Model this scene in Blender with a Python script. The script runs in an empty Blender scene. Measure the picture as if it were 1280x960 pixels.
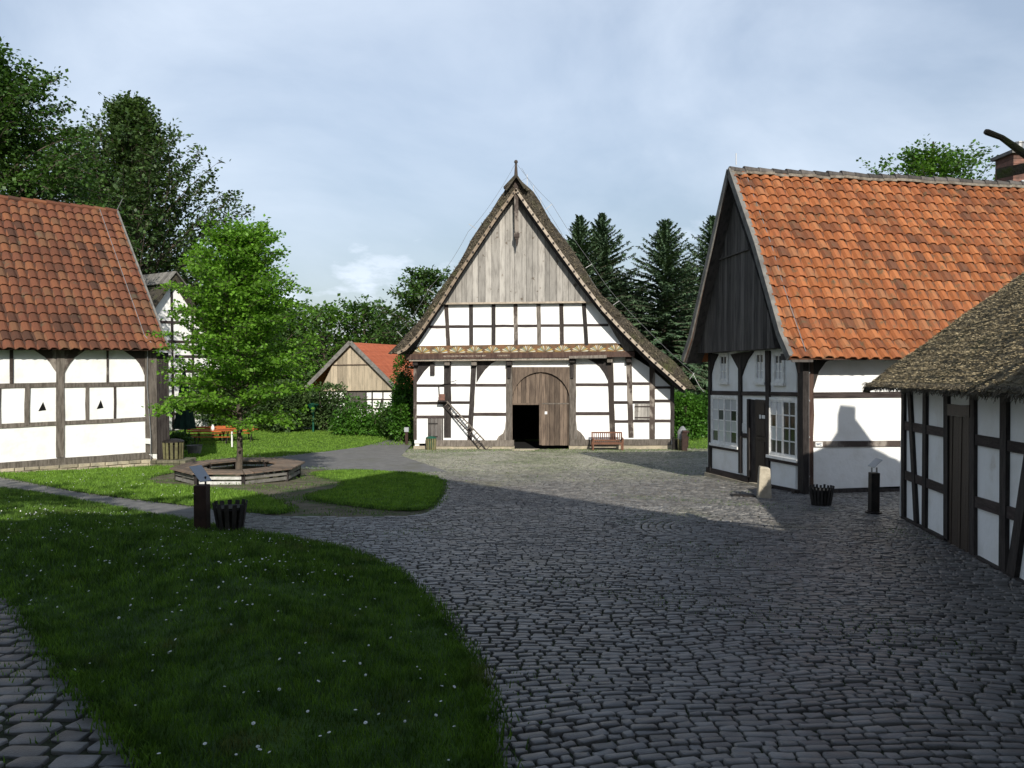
import bpy, math, random
import numpy as np
from mathutils import Vector, Matrix
from mathutils.geometry import delaunay_2d_cdt
R = math.radians
random.seed(7); rng = np.random.default_rng(7)
S = bpy.context.scene; C = S.collection
CZ = 4.75                       # camera height above the yard in front of the barn
# ------------------------------------------------------------------ camera, sky, sun, exposure
PITCH = math.atan(0.03)
cam = bpy.data.cameras.new('camera'); camo = bpy.data.objects.new('camera', cam); C.objects.link(camo)
cam.lens = 28.125; cam.sensor_width = 36; cam.clip_start = 0.1; cam.clip_end = 3000
camo.location = (0, 0, CZ); camo.rotation_euler = (R(90) - PITCH, 0, 0)
S.camera = camo
SUN_AZ, SUN_EL = 9.5, 30.0      # degrees right of straight behind the camera, height
S.view_settings.view_transform = 'Standard'; S.view_settings.look = 'None'
S.view_settings.exposure = 0.12; S.view_settings.gamma = 1; S.view_settings.use_curve_mapping = False
w = bpy.data.worlds.new('World'); S.world = w; w.use_nodes = True
nt = w.node_tree; nt.nodes.clear(); N = nt.nodes.new; L = nt.links.new
sky = N('ShaderNodeTexSky'); sky.sky_type = 'NISHITA'; sky.sun_disc = False
sky.sun_elevation = R(SUN_EL); sky.sun_rotation = R(180 - SUN_AZ); sky.air_density = 1.0; sky.dust_density = 1.0; sky.ozone_density = 1.2
tc = N('ShaderNodeTexCoord')
mp = N('ShaderNodeMapping'); mp.inputs['Scale'].default_value = (1.0, 1.2, 1.9); mp.inputs['Rotation'].default_value = (0, R(10), 0)
L(tc.outputs['Generated'], mp.inputs['Vector'])
n1 = N('ShaderNodeTexNoise'); n1.inputs['Scale'].default_value = 1.9; n1.inputs['Detail'].default_value = 7; n1.inputs['Roughness'].default_value = .55; n1.inputs['Distortion'].default_value = .4
L(mp.outputs[0], n1.inputs['Vector'])
r1 = N('ShaderNodeValToRGB'); r1.color_ramp.elements[0].position = .38; r1.color_ramp.elements[1].position = .72
r1.color_ramp.elements[0].color = (.30, .30, .30, 1); r1.color_ramp.elements[1].color = (.78, .78, .78, 1)
L(n1.outputs['Fac'], r1.inputs[0])
# cumulus low down
mp2 = N('ShaderNodeMapping'); mp2.inputs['Scale'].default_value = (5, 5, 13); L(tc.outputs['Generated'], mp2.inputs['Vector'])
n2 = N('ShaderNodeTexNoise'); n2.inputs['Scale'].default_value = 1.0; n2.inputs['Detail'].default_value = 8; n2.inputs['Roughness'].default_value = .6
L(mp2.outputs[0], n2.inputs['Vector'])
r2 = N('ShaderNodeValToRGB'); r2.color_ramp.elements[0].position = .45; r2.color_ramp.elements[1].position = .6
L(n2.outputs['Fac'], r2.inputs[0])
sp = N('ShaderNodeSeparateXYZ'); L(tc.outputs['Generated'], sp.inputs[0])
mr = N('ShaderNodeMapRange'); mr.inputs[1].default_value = .08; mr.inputs[2].default_value = .24; mr.inputs[3].default_value = 1; mr.inputs[4].default_value = 0
L(sp.outputs['Z'], mr.inputs[0])
mu = N('ShaderNodeMath'); mu.operation = 'MULTIPLY'; L(r2.outputs[0], mu.inputs[0]); L(mr.outputs[0], mu.inputs[1])
mx = N('ShaderNodeMath'); mx.operation = 'MAXIMUM'; L(mu.outputs[0], mx.inputs[0]); L(r1.outputs[0], mx.inputs[1])
mix = N('ShaderNodeMix'); mix.data_type = 'RGBA'
hz = N('ShaderNodeMapRange'); hz.interpolation_type = 'SMOOTHSTEP'; hz.inputs[1].default_value = .42; hz.inputs[2].default_value = .8; hz.inputs[3].default_value = 1; hz.inputs[4].default_value = .2
L(sp.outputs['Z'], hz.inputs[0]); mh = N('ShaderNodeMath'); mh.operation = 'MULTIPLY'; L(mx.outputs[0], mh.inputs[0]); L(hz.outputs[0], mh.inputs[1])
L(mh.outputs[0], mix.inputs[0]); lo = N('ShaderNodeMapRange'); lo.interpolation_type = 'SMOOTHSTEP'; lo.inputs[1].default_value = .02; lo.inputs[2].default_value = .42; lo.inputs[3].default_value = .66; lo.inputs[4].default_value = 1.12
L(sp.outputs['Z'], lo.inputs[0]); cl = N('ShaderNodeCombineColor'); [L(lo.outputs[0], cl.inputs[i]) for i in range(3)]
sm_ = N('ShaderNodeMix'); sm_.data_type = 'RGBA'; sm_.blend_type = 'MULTIPLY'; sm_.inputs[0].default_value = 1; L(sky.outputs[0], sm_.inputs[6]); L(cl.outputs[0], sm_.inputs[7]); L(sm_.outputs[2], mix.inputs[6]); mix.inputs[7].default_value = (8.3, 9.3, 10.7, 1)
bg = N('ShaderNodeBackground'); bg.inputs['Strength'].default_value = .1
L(mix.outputs[2], bg.inputs[0]); wo = N('ShaderNodeOutputWorld'); L(bg.outputs[0], wo.inputs[0])
sd = bpy.data.lights.new('sun', 'SUN'); sd.energy = 5.0; sd.angle = R(.5); sd.color = (1, .95, .86)
so = bpy.data.objects.new('sun', sd); C.objects.link(so)
SD = Vector((math.sin(R(SUN_AZ)) * math.cos(R(SUN_EL)), -math.cos(R(SUN_AZ)) * math.cos(R(SUN_EL)), math.sin(R(SUN_EL))))
so.rotation_euler = SD.to_track_quat('Z', 'Y').to_euler()
S.render.engine = 'CYCLES'; S.cycles.max_bounces = 6; S.cycles.transparent_max_bounces = 8; S.cycles.use_denoising = True

# ------------------------------------------------------------------ helpers
def ray(px, py):
    cp, s_ = math.cos(PITCH), math.sin(PITCH)
    a, b, c = px - 640, 1000.0, 480 - py
    return Vector((a, b * cp + c * s_, -b * s_ + c * cp))
def at(px, py, Y):
    d = ray(px, py); k = Y / d.y
    return Vector((d.x * k, Y, CZ + d.z * k))
def base_z(x, y):
    y = np.asarray(y, float); x = np.asarray(x, float)
    k = 2.2
    yy = -np.logaddexp(-y * k, -42.5 * k) / k        # smooth min(y, 42.5)
    yy = np.maximum(yy, -6.0)
    return CZ - 2.05 - .0635 * yy + 0 * x
def G(px, py):
    d = ray(px, py)
    # against the sloping yard, then the level behind it
    t = -2.05 / (d.z + .0635 * d.y)
    if t < 0 or t * d.y > 42.5: t = -(2.05 + .0635 * 42.5) / d.z
    return (d.x * t, d.y * t)
def pip(poly, x, y):
    p = np.asarray(poly); x = np.asarray(x, float); y = np.asarray(y, float)
    ins = np.zeros(x.shape, bool)
    for i in range(len(p)):
        x0, y0 = p[i]; x1, y1 = p[i - 1]
        if y0 == y1: continue
        c = ((y0 > y) != (y1 > y)) & (x < (x1 - x0) * (y - y0) / (y1 - y0) + x0)
        ins ^= c
    return ins
def edist(poly, x, y):
    p = np.asarray(poly); x = np.asarray(x, float); y = np.asarray(y, float)
    best = np.full(x.shape, 1e9)
    for i in range(len(p)):
        ax, ay = p[i - 1]; bx, by = p[i]; dx, dy = bx - ax, by - ay
        t = np.clip(((x - ax) * dx + (y - ay) * dy) / (dx * dx + dy * dy + 1e-9), 0, 1)
        best = np.minimum(best, np.hypot(x - ax - t * dx, y - ay - t * dy))
    return best
def smooth_poly(pts, n=3):
    for _ in range(n):
        q = []
        for i in range(len(pts)):
            a, b = pts[i], pts[(i + 1) % len(pts)]
            q += [(a[0] * .75 + b[0] * .25, a[1] * .75 + b[1] * .25), (a[0] * .25 + b[0] * .75, a[1] * .25 + b[1] * .75)]
        pts = q
    return pts
def props(o, label=None, cat=None, group=None, kind=None):
    for k, v in (('label', label), ('category', cat), ('group', group), ('kind', kind)):
        if v: o[k] = v
    return o
def thing(name, loc, label, cat, group=None):
    o = bpy.data.objects.new(name, None); C.objects.link(o); o.location = loc; o.empty_display_size = .2
    return props(o, label, cat, group)
def root_of(o):
    while o.parent: o = o.parent
    return o
class MB:
    def __init__(s): s.v = []; s.f = []; s.t = []
    def add(s, vs, fs, tone=.5):
        n = len(s.v); s.v += [tuple(p) for p in vs]; s.f += [tuple(i + n for i in f) for f in fs]; s.t += [tone] * len(fs)
    def prism(s, pts, off, tone=.5):
        n = len(pts); off = Vector(off); a = [Vector(p) for p in pts]; b = [p + off for p in a]
        fs = [tuple(range(n - 1, -1, -1)), tuple(range(n, 2 * n))] + [(i, (i + 1) % n, n + (i + 1) % n, n + i) for i in range(n)]
        s.add(a + b, fs, tone)
    def box(s, x0, x1, y0, y1, z0, z1, tone=.5):
        s.prism([(x0, y0, z0), (x1, y0, z0), (x1, y1, z0), (x0, y1, z0)], (0, 0, z1 - z0), tone)
    def beam(s, p0, p1, wd, h, tone=.5, up=(0, 0, 1), taper=1.0):
        p0, p1 = Vector(p0), Vector(p1); d = (p1 - p0).normalized(); up = Vector(up)
        if abs(d.dot(up)) > .95: up = Vector((0, 1, 0))
        sx = d.cross(up).normalized(); uz = sx.cross(d).normalized()
        a = [p0 + sx * i * wd / 2 + uz * j * h / 2 for i, j in ((-1, -1), (1, -1), (1, 1), (-1, 1))]
        b = [p1 + (sx * i * wd / 2 + uz * j * h / 2) * taper for i, j in ((-1, -1), (1, -1), (1, 1), (-1, 1))]
        s.add(a + b, [(3, 2, 1, 0), (4, 5, 6, 7), (0, 1, 5, 4), (1, 2, 6, 5), (2, 3, 7, 6), (3, 0, 4, 7)], tone)
    def tube(s, pts, rads, n=8, tone=.5, cap=True):
        pts = [Vector(p) for p in pts]
        if not hasattr(rads, '__len__'): rads = [rads] * len(pts)
        vs = []; fs = []
        for i, p in enumerate(pts):
            d = (pts[min(i + 1, len(pts) - 1)] - pts[max(i - 1, 0)]).normalized()
            up = Vector((0, 0, 1)) if abs(d.z) < .9 else Vector((0, 1, 0))
            a = d.cross(up).normalized(); b = d.cross(a)
            vs += [p + (a * math.cos(2 * math.pi * k / n) + b * math.sin(2 * math.pi * k / n)) * rads[i] for k in range(n)]
        for i in range(len(pts) - 1):
            fs += [(i * n + k, i * n + (k + 1) % n, (i + 1) * n + (k + 1) % n, (i + 1) * n + k) for k in range(n)]
        if cap: fs += [tuple(range(n)), tuple(range(len(pts) * n - 1, (len(pts) - 1) * n - 1, -1))]
        s.add(vs, fs, tone)
    def lathe(s, c, prof, n=16, tone=.5):
        vs = []; fs = []; c = Vector(c)
        for r_, z in prof: vs += [c + Vector((r_ * math.cos(2 * math.pi * k / n), r_ * math.sin(2 * math.pi * k / n), z)) for k in range(n)]
        for i in range(len(prof) - 1): fs += [(i * n + k, i * n + (k + 1) % n, (i + 1) * n + (k + 1) % n, (i + 1) * n + k) for k in range(n)]
        fs += [tuple(range(n - 1, -1, -1)), tuple(range((len(prof) - 1) * n, len(prof) * n))]
        s.add(vs, fs, tone)
    def build(s, name, mat, parent=None, smooth=False, bevel=0):
        return raw(name, np.array(s.v, float).reshape(-1, 3), s.f, np.array(s.t), mat, parent, smooth, bevel)
def raw(name, V, F, T, mat, parent=None, smooth=False, bevel=0):
    if parent is not None:
        off = Vector((0, 0, 0)); q = parent
        while q: off += q.location; q = q.parent
        V = V - np.array(off)
        org = Vector((0, 0, 0))
    else:
        org = Vector((float(V[:, 0].mean()), float(V[:, 1].mean()), float(V[:, 2].min()))); V = V - np.array(org)
    me = bpy.data.meshes.new(name)
    if isinstance(F, np.ndarray):
        k = F.shape[1]; me.vertices.add(len(V)); me.vertices.foreach_set('co', V.astype(np.float32).ravel())
        me.loops.add(F.size); me.loops.foreach_set('vertex_index', F.astype(np.int32).ravel())
        me.polygons.add(len(F)); me.polygons.foreach_set('loop_start', np.arange(0, F.size, k, dtype=np.int32))
        me.polygons.foreach_set('loop_total', np.full(len(F), k, np.int32))
        me.update(calc_edges=True)
    else:
        me.from_pydata(V.tolist(), [], F)
    if T is not None:
        a = me.attributes.new('tone', 'FLOAT', 'FACE'); a.data.foreach_set('value', np.asarray(T, np.float32))
    if smooth: me.polygons.foreach_set('use_smooth', np.ones(len(me.polygons), bool))
    me.materials.append(mat)
    o = bpy.data.objects.new(name, me); C.objects.link(o); o.location = org
    if parent is not None: o.parent = parent
    if bevel:
        b = o.modifiers.new('bevel', 'BEVEL'); b.width = bevel; b.segments = 2; b.limit_method = 'ANGLE'; b.angle_limit = R(40)
    return o
def copy_tree(o, loc=None, parent=None, rot=None, scale=None):
    c = o.copy(); C.objects.link(c); c.parent = parent
    for ch in list(o.children): copy_tree(ch, None, c)
    if loc is not None: c.location = loc
    if rot is not None: c.rotation_euler = (0, 0, rot)
    if scale is not None: c.scale = scale
    return c
# ------------------------------------------------------------------ materials
def mat(name, c1, c2=None, ns=3., lo=.35, hi=.65, rough=.85, tone=.0, obj=.0, grain=None, bump=.0, bs=40., c3=None, n3=1., lo3=.55, hi3=.7,
        transl=0., metal=0., spec=.3, detail=6., hue=0., tonec=None, ygrad=None):
    m = bpy.data.materials.new(name); m.use_nodes = True; nt = m.node_tree; N = nt.nodes.new; L = nt.links.new
    b = nt.nodes['Principled BSDF']; b.inputs['Roughness'].default_value = rough; b.inputs['Metallic'].default_value = metal
    b.inputs['Specular IOR Level'].default_value = spec
    geo = N('ShaderNodeNewGeometry'); mp = N('ShaderNodeMapping'); L(geo.outputs['Position'], mp.inputs['Vector'])
    if grain: mp.inputs['Scale'].default_value = grain
    def noise(sc, vec, det=detail, r_=.6):
        n = N('ShaderNodeTexNoise'); n.inputs['Scale'].default_value = sc; n.inputs['Detail'].default_value = det; n.inputs['Roughness'].default_value = r_
        L(vec, n.inputs['Vector']); return n.outputs['Fac']
    def mixc(f, a, bcol, typ='MIX'):
        x = N('ShaderNodeMix'); x.data_type = 'RGBA'; x.blend_type = typ
        for s_, v in ((0, f), (6, a), (7, bcol)):
            if isinstance(v, (int, float)): x.inputs[s_].default_value = v
            elif isinstance(v, tuple): x.inputs[s_].default_value = (*v, 1)
            else: L(v, x.inputs[s_])
        return x.outputs[2]
    def rng_(v, lo, hi):
        x = N('ShaderNodeMapRange'); x.interpolation_type = 'SMOOTHSTEP'; x.inputs[1].default_value = lo; x.inputs[2].default_value = hi; L(v, x.inputs[0]); return x.outputs[0]
    col = c1
    if c2: col = mixc(rng_(noise(ns, mp.outputs[0]), lo, hi), c1, c2)
    if tonec:                                    # material picked piece by piece
        at_ = N('ShaderNodeAttribute'); at_.attribute_name = 'tone'
        rp = N('ShaderNodeValToRGB'); rp.color_ramp.elements[0].color = (*tonec[0], 1); rp.color_ramp.elements[1].color = (*tonec[-1], 1)
        for i, c in enumerate(tonec[1:-1]):
            e = rp.color_ramp.elements.new((i + 1) / (len(tonec) - 1)); e.color = (*c, 1)
        L(at_.outputs['Fac'], rp.inputs[0])
        col = mixc(.75 if c2 else 1.0, col, rp.outputs[0])
    if c3: col = mixc(rng_(noise(n3, geo.outputs['Position'], 5), lo3, hi3), col, c3)
    if ygrad:                                    # mossier stones further down the yard, also lightened as if lying in sun
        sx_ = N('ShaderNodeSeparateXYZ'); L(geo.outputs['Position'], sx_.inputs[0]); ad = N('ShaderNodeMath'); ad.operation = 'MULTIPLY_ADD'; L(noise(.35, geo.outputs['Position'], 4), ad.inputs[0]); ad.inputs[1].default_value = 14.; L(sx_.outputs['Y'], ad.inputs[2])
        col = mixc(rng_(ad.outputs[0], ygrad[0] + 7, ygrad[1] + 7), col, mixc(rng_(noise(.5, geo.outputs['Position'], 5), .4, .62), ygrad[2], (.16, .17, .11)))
    for src, amt in (('tone', tone), ('obj', obj)):
        if amt:
            if src == 'tone': q = N('ShaderNodeAttribute'); q.attribute_name = 'tone'; q = q.outputs['Fac']
            else: q = N('ShaderNodeObjectInfo').outputs['Random']
            x = N('ShaderNodeMapRange'); x.inputs[3].default_value = 1 - amt; x.inputs[4].default_value = 1 + amt; L(q, x.inputs[0])
            cc = N('ShaderNodeCombineColor'); [L(x.outputs[0], cc.inputs[i]) for i in range(3)]
            col = mixc(1.0, col, cc.outputs[0], 'MULTIPLY')
    if isinstance(col, tuple): b.inputs['Base Color'].default_value = (*col, 1)
    else: L(col, b.inputs['Base Color'])
    if bump:
        bp = N('ShaderNodeBump'); bp.inputs['Strength'].default_value = min(1, bump); bp.inputs['Distance'].default_value = .03 * max(1, bump)
        L(noise(bs, mp.outputs[0], 4, .65), bp.inputs['Height']); L(bp.outputs[0], b.inputs['Normal'])
    if transl:
        tr = N('ShaderNodeBsdfTranslucent')
        if isinstance(col, tuple): tr.inputs[0].default_value = (*col, 1)
        else: L(mixc(1.0, col, (1.25, 1.35, .6), 'MULTIPLY'), tr.inputs[0])
        ms = N('ShaderNodeMixShader'); ms.inputs[0].default_value = transl
        L(b.outputs[0], ms.inputs[1]); L(tr.outputs[0], ms.inputs[2]); L(ms.outputs[0], nt.nodes['Material Output'].inputs[0])
    return m
MT = {}
MT['plaster'] = mat('white_limewash', (.82, .82, .8), (.72, .71, .67), ns=1.6, lo=.42, hi=.75, rough=.95, bump=.5, bs=5, c3=(.55, .5, .42), n3=1.4, lo3=.62, hi3=.9)
MT['timber_dark'] = mat('dark_oak', (.020, .016, .015), (.040, .034, .031), ns=4, grain=(3, 3, .7), rough=.75, obj=.35, bump=.7, bs=14, spec=.25)
MT['timber_rail'] = mat('dark_oak_rail', (.028, .020, .018), (.06, .046, .042), ns=4, grain=(.5, .5, 5), rough=.75, obj=.35, bump=.7, bs=14, spec=.25)
MT['timber_grey'] = mat('weathered_oak', (.19, .165, .14), (.10, .085, .07), ns=4, grain=(4, 4, .6), rough=.85, obj=.25, bump=.8, bs=14)
MT['timber_mix'] = mat('patchy_oak', (.05, .038, .032), (.2, .175, .15), ns=1.2, lo=.5, hi=.62, grain=(1.2, 1.2, .8), rough=.85, obj=.3, bump=.7, bs=16)
MT['timber_red'] = mat('oxblood_post', (.045, .022, .016), (.085, .05, .036), ns=3, grain=(4, 4, .5), rough=.6, bump=.6, bs=12)
MT['board_pale'] = mat('silvered_boards', (.33, .31, .28), (.215, .20, .18), ns=3.5, lo=.4, hi=.7, grain=(2.2, 2.2, .35), rough=.9, tone=.34, bump=.5, bs=9, c3=(.13, .105, .08), n3=3.2, lo3=.62, hi3=.72)
MT['board_dark'] = mat('grey_boards', (.10, .09, .082), (.055, .05, .047), ns=3.5, lo=.4, hi=.7, grain=(3, 3, .35), rough=.9, tone=.45, bump=.6, bs=10)
MT['board_brown'] = mat('gate_boards', (.145, .108, .08), (.075, .055, .042), ns=3.5, lo=.35, hi=.7, grain=(3, 3, .4), rough=.85, tone=.35, bump=.6, bs=10)
MT['thatch'] = mat('old_thatch', (.085, .072, .054), (.04, .035, .028), ns=9, lo=.35, hi=.65, rough=1, bump=2.2, bs=22, c3=(.07, .075, .03), n3=.8, lo3=.5, hi3=.75)
MT['straw'] = mat('thatch_straw', (.15, .125, .085), (.065, .055, .04), ns=6, rough=1, tone=.6)
MT['board_tan'] = mat('tan_boards', (.38, .315, .23), (.27, .23, .17), ns=3, lo=.4, hi=.7, grain=(2.2, 2.2, .35), rough=.9, tone=.25)
MT['straw_near'] = mat('near_thatch_straw', (.34, .28, .175), (.12, .10, .062), ns=5, rough=1, tone=.65)
MT['verge_brown'] = mat('brown_verge_board', (.27, .21, .155), (.18, .14, .10), ns=5, rough=.9, bump=.3)
MT['thatch_cut'] = mat('thatch_edge', (.16, .14, .11), (.07, .06, .05), ns=14, rough=1, bump=2, bs=30)
MT['tile_new'] = mat('orange_pantiles', (.33, .112, .042), (.19, .072, .036), ns=5, rough=.85, tone=.18, bump=.5, bs=30, c3=(.13, .095, .055), n3=4.5, lo3=.52, hi3=.75, spec=.15,
                     tonec=[(.13, .07, .048), (.22, .082, .04), (.31, .11, .042), (.335, .12, .046), (.28, .10, .045), (.37, .14, .055), (.22, .11, .058)])
MT['tile_old'] = mat('aged_pantiles', (.15, .062, .036), (.09, .044, .03), ns=2.5, rough=.9, spec=.15, tone=.15, bump=.35, bs=35, c3=(.10, .085, .055), n3=1.3, lo3=.58, hi3=.75,
                     tonec=[(.07, .043, .032), (.13, .054, .033), (.175, .07, .038), (.145, .058, .036), (.22, .09, .042), (.12, .07, .04)])
MT['tile_far'] = mat('bright_red_tiles', (.50, .145, .07), (.42, .115, .055), ns=2, rough=.8, tone=.07, bump=.4, bs=8)
MT['mortar'] = mat('ridge_mortar', (.24, .21, .17), (.12, .10, .08), ns=6, rough=.95, bump=.5)
MT['verge'] = mat('grey_verge_board', (.20, .192, .175), (.125, .118, .11), ns=4, rough=.9, bump=.3)
MT['verge_pale'] = mat('pale_verge_board', (.44, .37, .29), (.30, .25, .2), ns=5, rough=.9, bump=.3)
MT['stone'] = mat('rubble_stone', (.42, .36, .26), (.28, .25, .19), ns=2.6, rough=.95, tone=.35, bump=.9, bs=14)
MT['stone_dark'] = mat('mossy_rubble', (.17, .15, .11), (.09, .09, .055), ns=4, rough=.95, tone=.3, bump=.9, bs=14)
MT['sandstone'] = mat('sandstone_slab', (.45, .4, .31), (.33, .29, .22), ns=4, rough=.95, bump=.5, bs=20)
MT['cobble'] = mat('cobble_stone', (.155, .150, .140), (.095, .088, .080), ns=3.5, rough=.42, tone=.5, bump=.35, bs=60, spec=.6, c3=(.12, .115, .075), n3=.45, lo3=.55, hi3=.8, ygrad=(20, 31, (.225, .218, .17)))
MT['joint'] = mat('joint_earth', (.035, .031, .022), (.035, .048, .018), ns=2.5, rough=1, bump=.8, bs=30)
MT['asphalt'] = mat('grey_chippings', (.20, .195, .185), (.15, .147, .14), ns=3, rough=.9, bump=.6, bs=60, c3=(.12, .12, .085), n3=.6, lo3=.5, hi3=.8)
MT['dirt'] = mat('trodden_earth', (.15, .13, .09), (.085, .08, .045), ns=2.4, rough=1, bump=1, bs=25, c3=(.07, .11, .03), n3=1.3, lo3=.5, hi3=.65)
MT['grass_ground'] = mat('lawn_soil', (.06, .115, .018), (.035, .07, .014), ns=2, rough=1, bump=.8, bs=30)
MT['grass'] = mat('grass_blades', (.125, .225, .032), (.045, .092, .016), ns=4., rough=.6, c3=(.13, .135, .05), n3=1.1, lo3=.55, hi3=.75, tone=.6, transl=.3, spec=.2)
MT['grass_sunlit'] = mat('sunlit_grass_blades', (.17, .29, .04), (.10, .19, .028), ns=2.5, rough=.6, tone=.45, transl=.35, spec=.2)  # brighter copy of the grass, sunlight put into its colour
MT['lawn_base'] = mat('sunlit_lawn_base', (.11, .19, .03), (.07, .13, .02), ns=2.5, rough=1, bump=.8, bs=30)  # ground colour brightened for the sunlit lawns
MT['iron'] = mat('dark_iron', (.02, .018, .017), (.035, .028, .024), ns=6, rough=.55, metal=.4)
MT['rust'] = mat('rusty_steel', (.05, .027, .02), (.03, .018, .014), ns=5, rough=.7, metal=.2, bump=.3)
MT['glass_clear'] = mat('plate_grey', (.42, .44, .46), rough=.35, metal=.3)
MT['wire'] = mat('galvanised_wire', (.28, .28, .28), rough=.5, metal=.5)
MT['window_white'] = mat('window_paint', (.78, .78, .76), (.66, .65, .62), ns=8, rough=.5)
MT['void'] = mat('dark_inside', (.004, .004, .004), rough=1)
MT['green_paint'] = mat('green_paint', (.012, .09, .055), (.01, .06, .04), ns=5, rough=.5)
MT['orange_paint'] = mat('orange_wood', (.40, .10, .02), (.30, .07, .015), ns=6, rough=.5)
MT['seat_wood'] = mat('bench_planks', (.185, .13, .095), (.125, .10, .08), ns=5, rough=.8, tone=.3, bump=.3)
MT['slat_grey'] = mat('bench_slats', (.19, .18, .165), (.12, .115, .10), ns=5, rough=.8, tone=.3, bump=.3)
MT['teak'] = mat('red_brown_wood', (.17, .075, .04), (.11, .05, .03), ns=5, rough=.7, tone=.3)
MT['bark'] = mat('bark', (.12, .095, .07), (.06, .05, .04), ns=5, grain=(3, 3, .8), rough=.95, bump=1, bs=12)
MT['brick'] = mat('chimney_brick', (.20, .10, .075), (.12, .07, .055), ns=6, rough=.9, tone=.3, bump=.4)
MT['bag'] = mat('grey_plastic_bag', (.26, .27, .28), (.16, .165, .17), ns=8, rough=.35, bump=.8, bs=14)
MT['daisy'] = mat('daisy_white', (.8, .8, .76), rough=.7)
# ------------------------------------------------------------------ ground
GP = lambda *pts: [G(*p) for p in pts]
MOUND = smooth_poly(GP((620, 1100), (612, 960), (604, 890), (590, 845), (566, 800), (535, 757), (500, 720), (450, 697), (385, 681), (300, 667), (245, 657), (190, 647), (120, 634), (60, 621), (0, 612))
                    + [(-19, 22.2), (-24, 20), (-16, 11)] + GP((0, 738), (28, 768), (58, 808), (98, 866), (150, 918), (190, 960), (260, 1100)), 2)
LAWN_HOUSE = smooth_poly([(-26, 17)] + GP((-60, 588), (0, 597), (60, 609), (100, 616), (150, 623), (190, 628), (250, 635), (300, 641), (345, 645), (366, 641), (348, 628), (300, 616), (235, 612), (178, 606), (184, 598), (222, 591), (218, 586), (190, 582)) + [(-17.5, 27.5), (-26, 20)], 1)
ISLAND_GRASS = smooth_poly(GP((388, 592), (440, 589), (515, 593), (548, 599), (555, 608), (549, 624), (537, 638), (505, 641), (440, 634), (388, 627), (384, 620), (428, 613), (434, 603), (400, 598)), 2)
ISLAND = smooth_poly(GP((178, 584), (300, 579), (385, 585), (440, 587), (520, 591), (556, 598), (563, 609), (553, 628), (541, 643), (500, 648), (420, 648), (345, 647), (280, 640), (180, 627), (60, 611), (60, 600)), 1)
ASPHALT = [(-17, 31)] + GP((215, 584), (330, 575), (400, 566), (452, 559), (484, 551), (497, 548), (517, 553)) + [(-5.4, 41), (-5.0, 36)] + GP((560, 590), (520, 592), (385, 587), (300, 582), (200, 590)) 
ASPHALT2 = GP((505, 546), (497, 548), (445, 541), (400, 537), (330, 534), (330, 532), (400, 534), (450, 538), (512, 545))
PATH_LEFT = [(-19, 21)] + GP((0, 600), (60, 609), (100, 617), (150, 624), (190, 629), (255, 636), (290, 643), (285, 668), (245, 662), (190, 652), (120, 638), (60, 624), (0, 616)) + [(-19, 20)]
def bump_h(x, y):
    ins = pip(MOUND, x, y); d = np.clip(edist(MOUND, x, y) / 2.4, 0, 1)
    return np.where(ins, .26 * d * d * (3 - 2 * d), 0)
def GZ(x, y): return base_z(x, y) + bump_h(x, y)
def gz(x, y): return float(GZ(np.array([x]), np.array([y]))[0])
def sheet(name, m, poly, step, dz, zf=base_z, holes=()):
    p = np.array(poly); x0, y0 = p.min(0); x1, y1 = p.max(0)
    xs, ys = np.meshgrid(np.arange(x0, x1, step), np.arange(y0, y1, step)); xs = xs.ravel() + rng.uniform(-.2, .2, xs.size) * step; ys = ys.ravel() + rng.uniform(-.2, .2, ys.size) * step
    k = pip(poly, xs, ys) & (edist(poly, xs, ys) > step * .35); xs, ys = xs[k], ys[k]
    vs = [Vector((a, b)) for a, b in poly] + [Vector((a, b)) for a, b in zip(xs, ys)]; n = len(poly)
    vo, _, fo, *_ = delaunay_2d_cdt(vs, [(i, (i + 1) % n) for i in range(n)], [], 1, 1e-5)
    V = np.array([(a.x, a.y) for a in vo]); Z = zf(V[:, 0], V[:, 1]) + dz
    F = [tuple(f) for f in fo]
    return props(raw(name, np.column_stack([V, Z]), F, None, m, None, True), kind='structure')
def grid_ground():
    xs = np.unique(np.concatenate([np.linspace(-900, -60, 15), np.arange(-60, 61, 2.), np.linspace(60, 900, 15)]))
    ys = np.unique(np.concatenate([np.linspace(-300, -14, 9), np.arange(-14, 80, 1.), np.linspace(80, 1500, 20)]))
    X, Y = np.meshgrid(xs, ys); Z = base_z(X, Y)
    V = np.column_stack([X.ravel(), Y.ravel(), Z.ravel()]); nx = len(xs)
    i = np.arange(len(ys) - 1)[:, None] * nx + np.arange(nx - 1)[None]; i = i.ravel()
    return V, np.column_stack([i, i + 1, i + nx + 1, i + nx])
V, F = grid_ground(); V[:, 2] -= .03
props(raw('ground', V, F, None, MT['lawn_base'], None, True), kind='structure')
YARD = [(-14, -5), (16, -5), (18, 12), (26, 46), (9, 43), (-5.4, 42.4), (-12, 37), (-17, 30), (-22, 22), (-24, 15), (-14, 6)]
props(sheet('cobble_bedding', MT['joint'], YARD, 1.5, .0), kind='structure')
sheet('path', MT['asphalt'], ASPHALT, 1.0, .02)
sheet('garden_path', MT['asphalt'], ASPHALT2, 1.5, .012)
sheet('side_path', MT['asphalt'], PATH_LEFT, 1.0, .024)
sheet('trodden_ground', MT['dirt'], ISLAND, .8, .012)
sheet('lawn_by_house', MT['lawn_base'], LAWN_HOUSE, .8, .032)
sheet('lawn_island', MT['lawn_base'], ISLAND_GRASS, .8, .030)
sheet('lawn_mound', MT['grass_ground'], MOUND, .35, .05, GZ)
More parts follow.
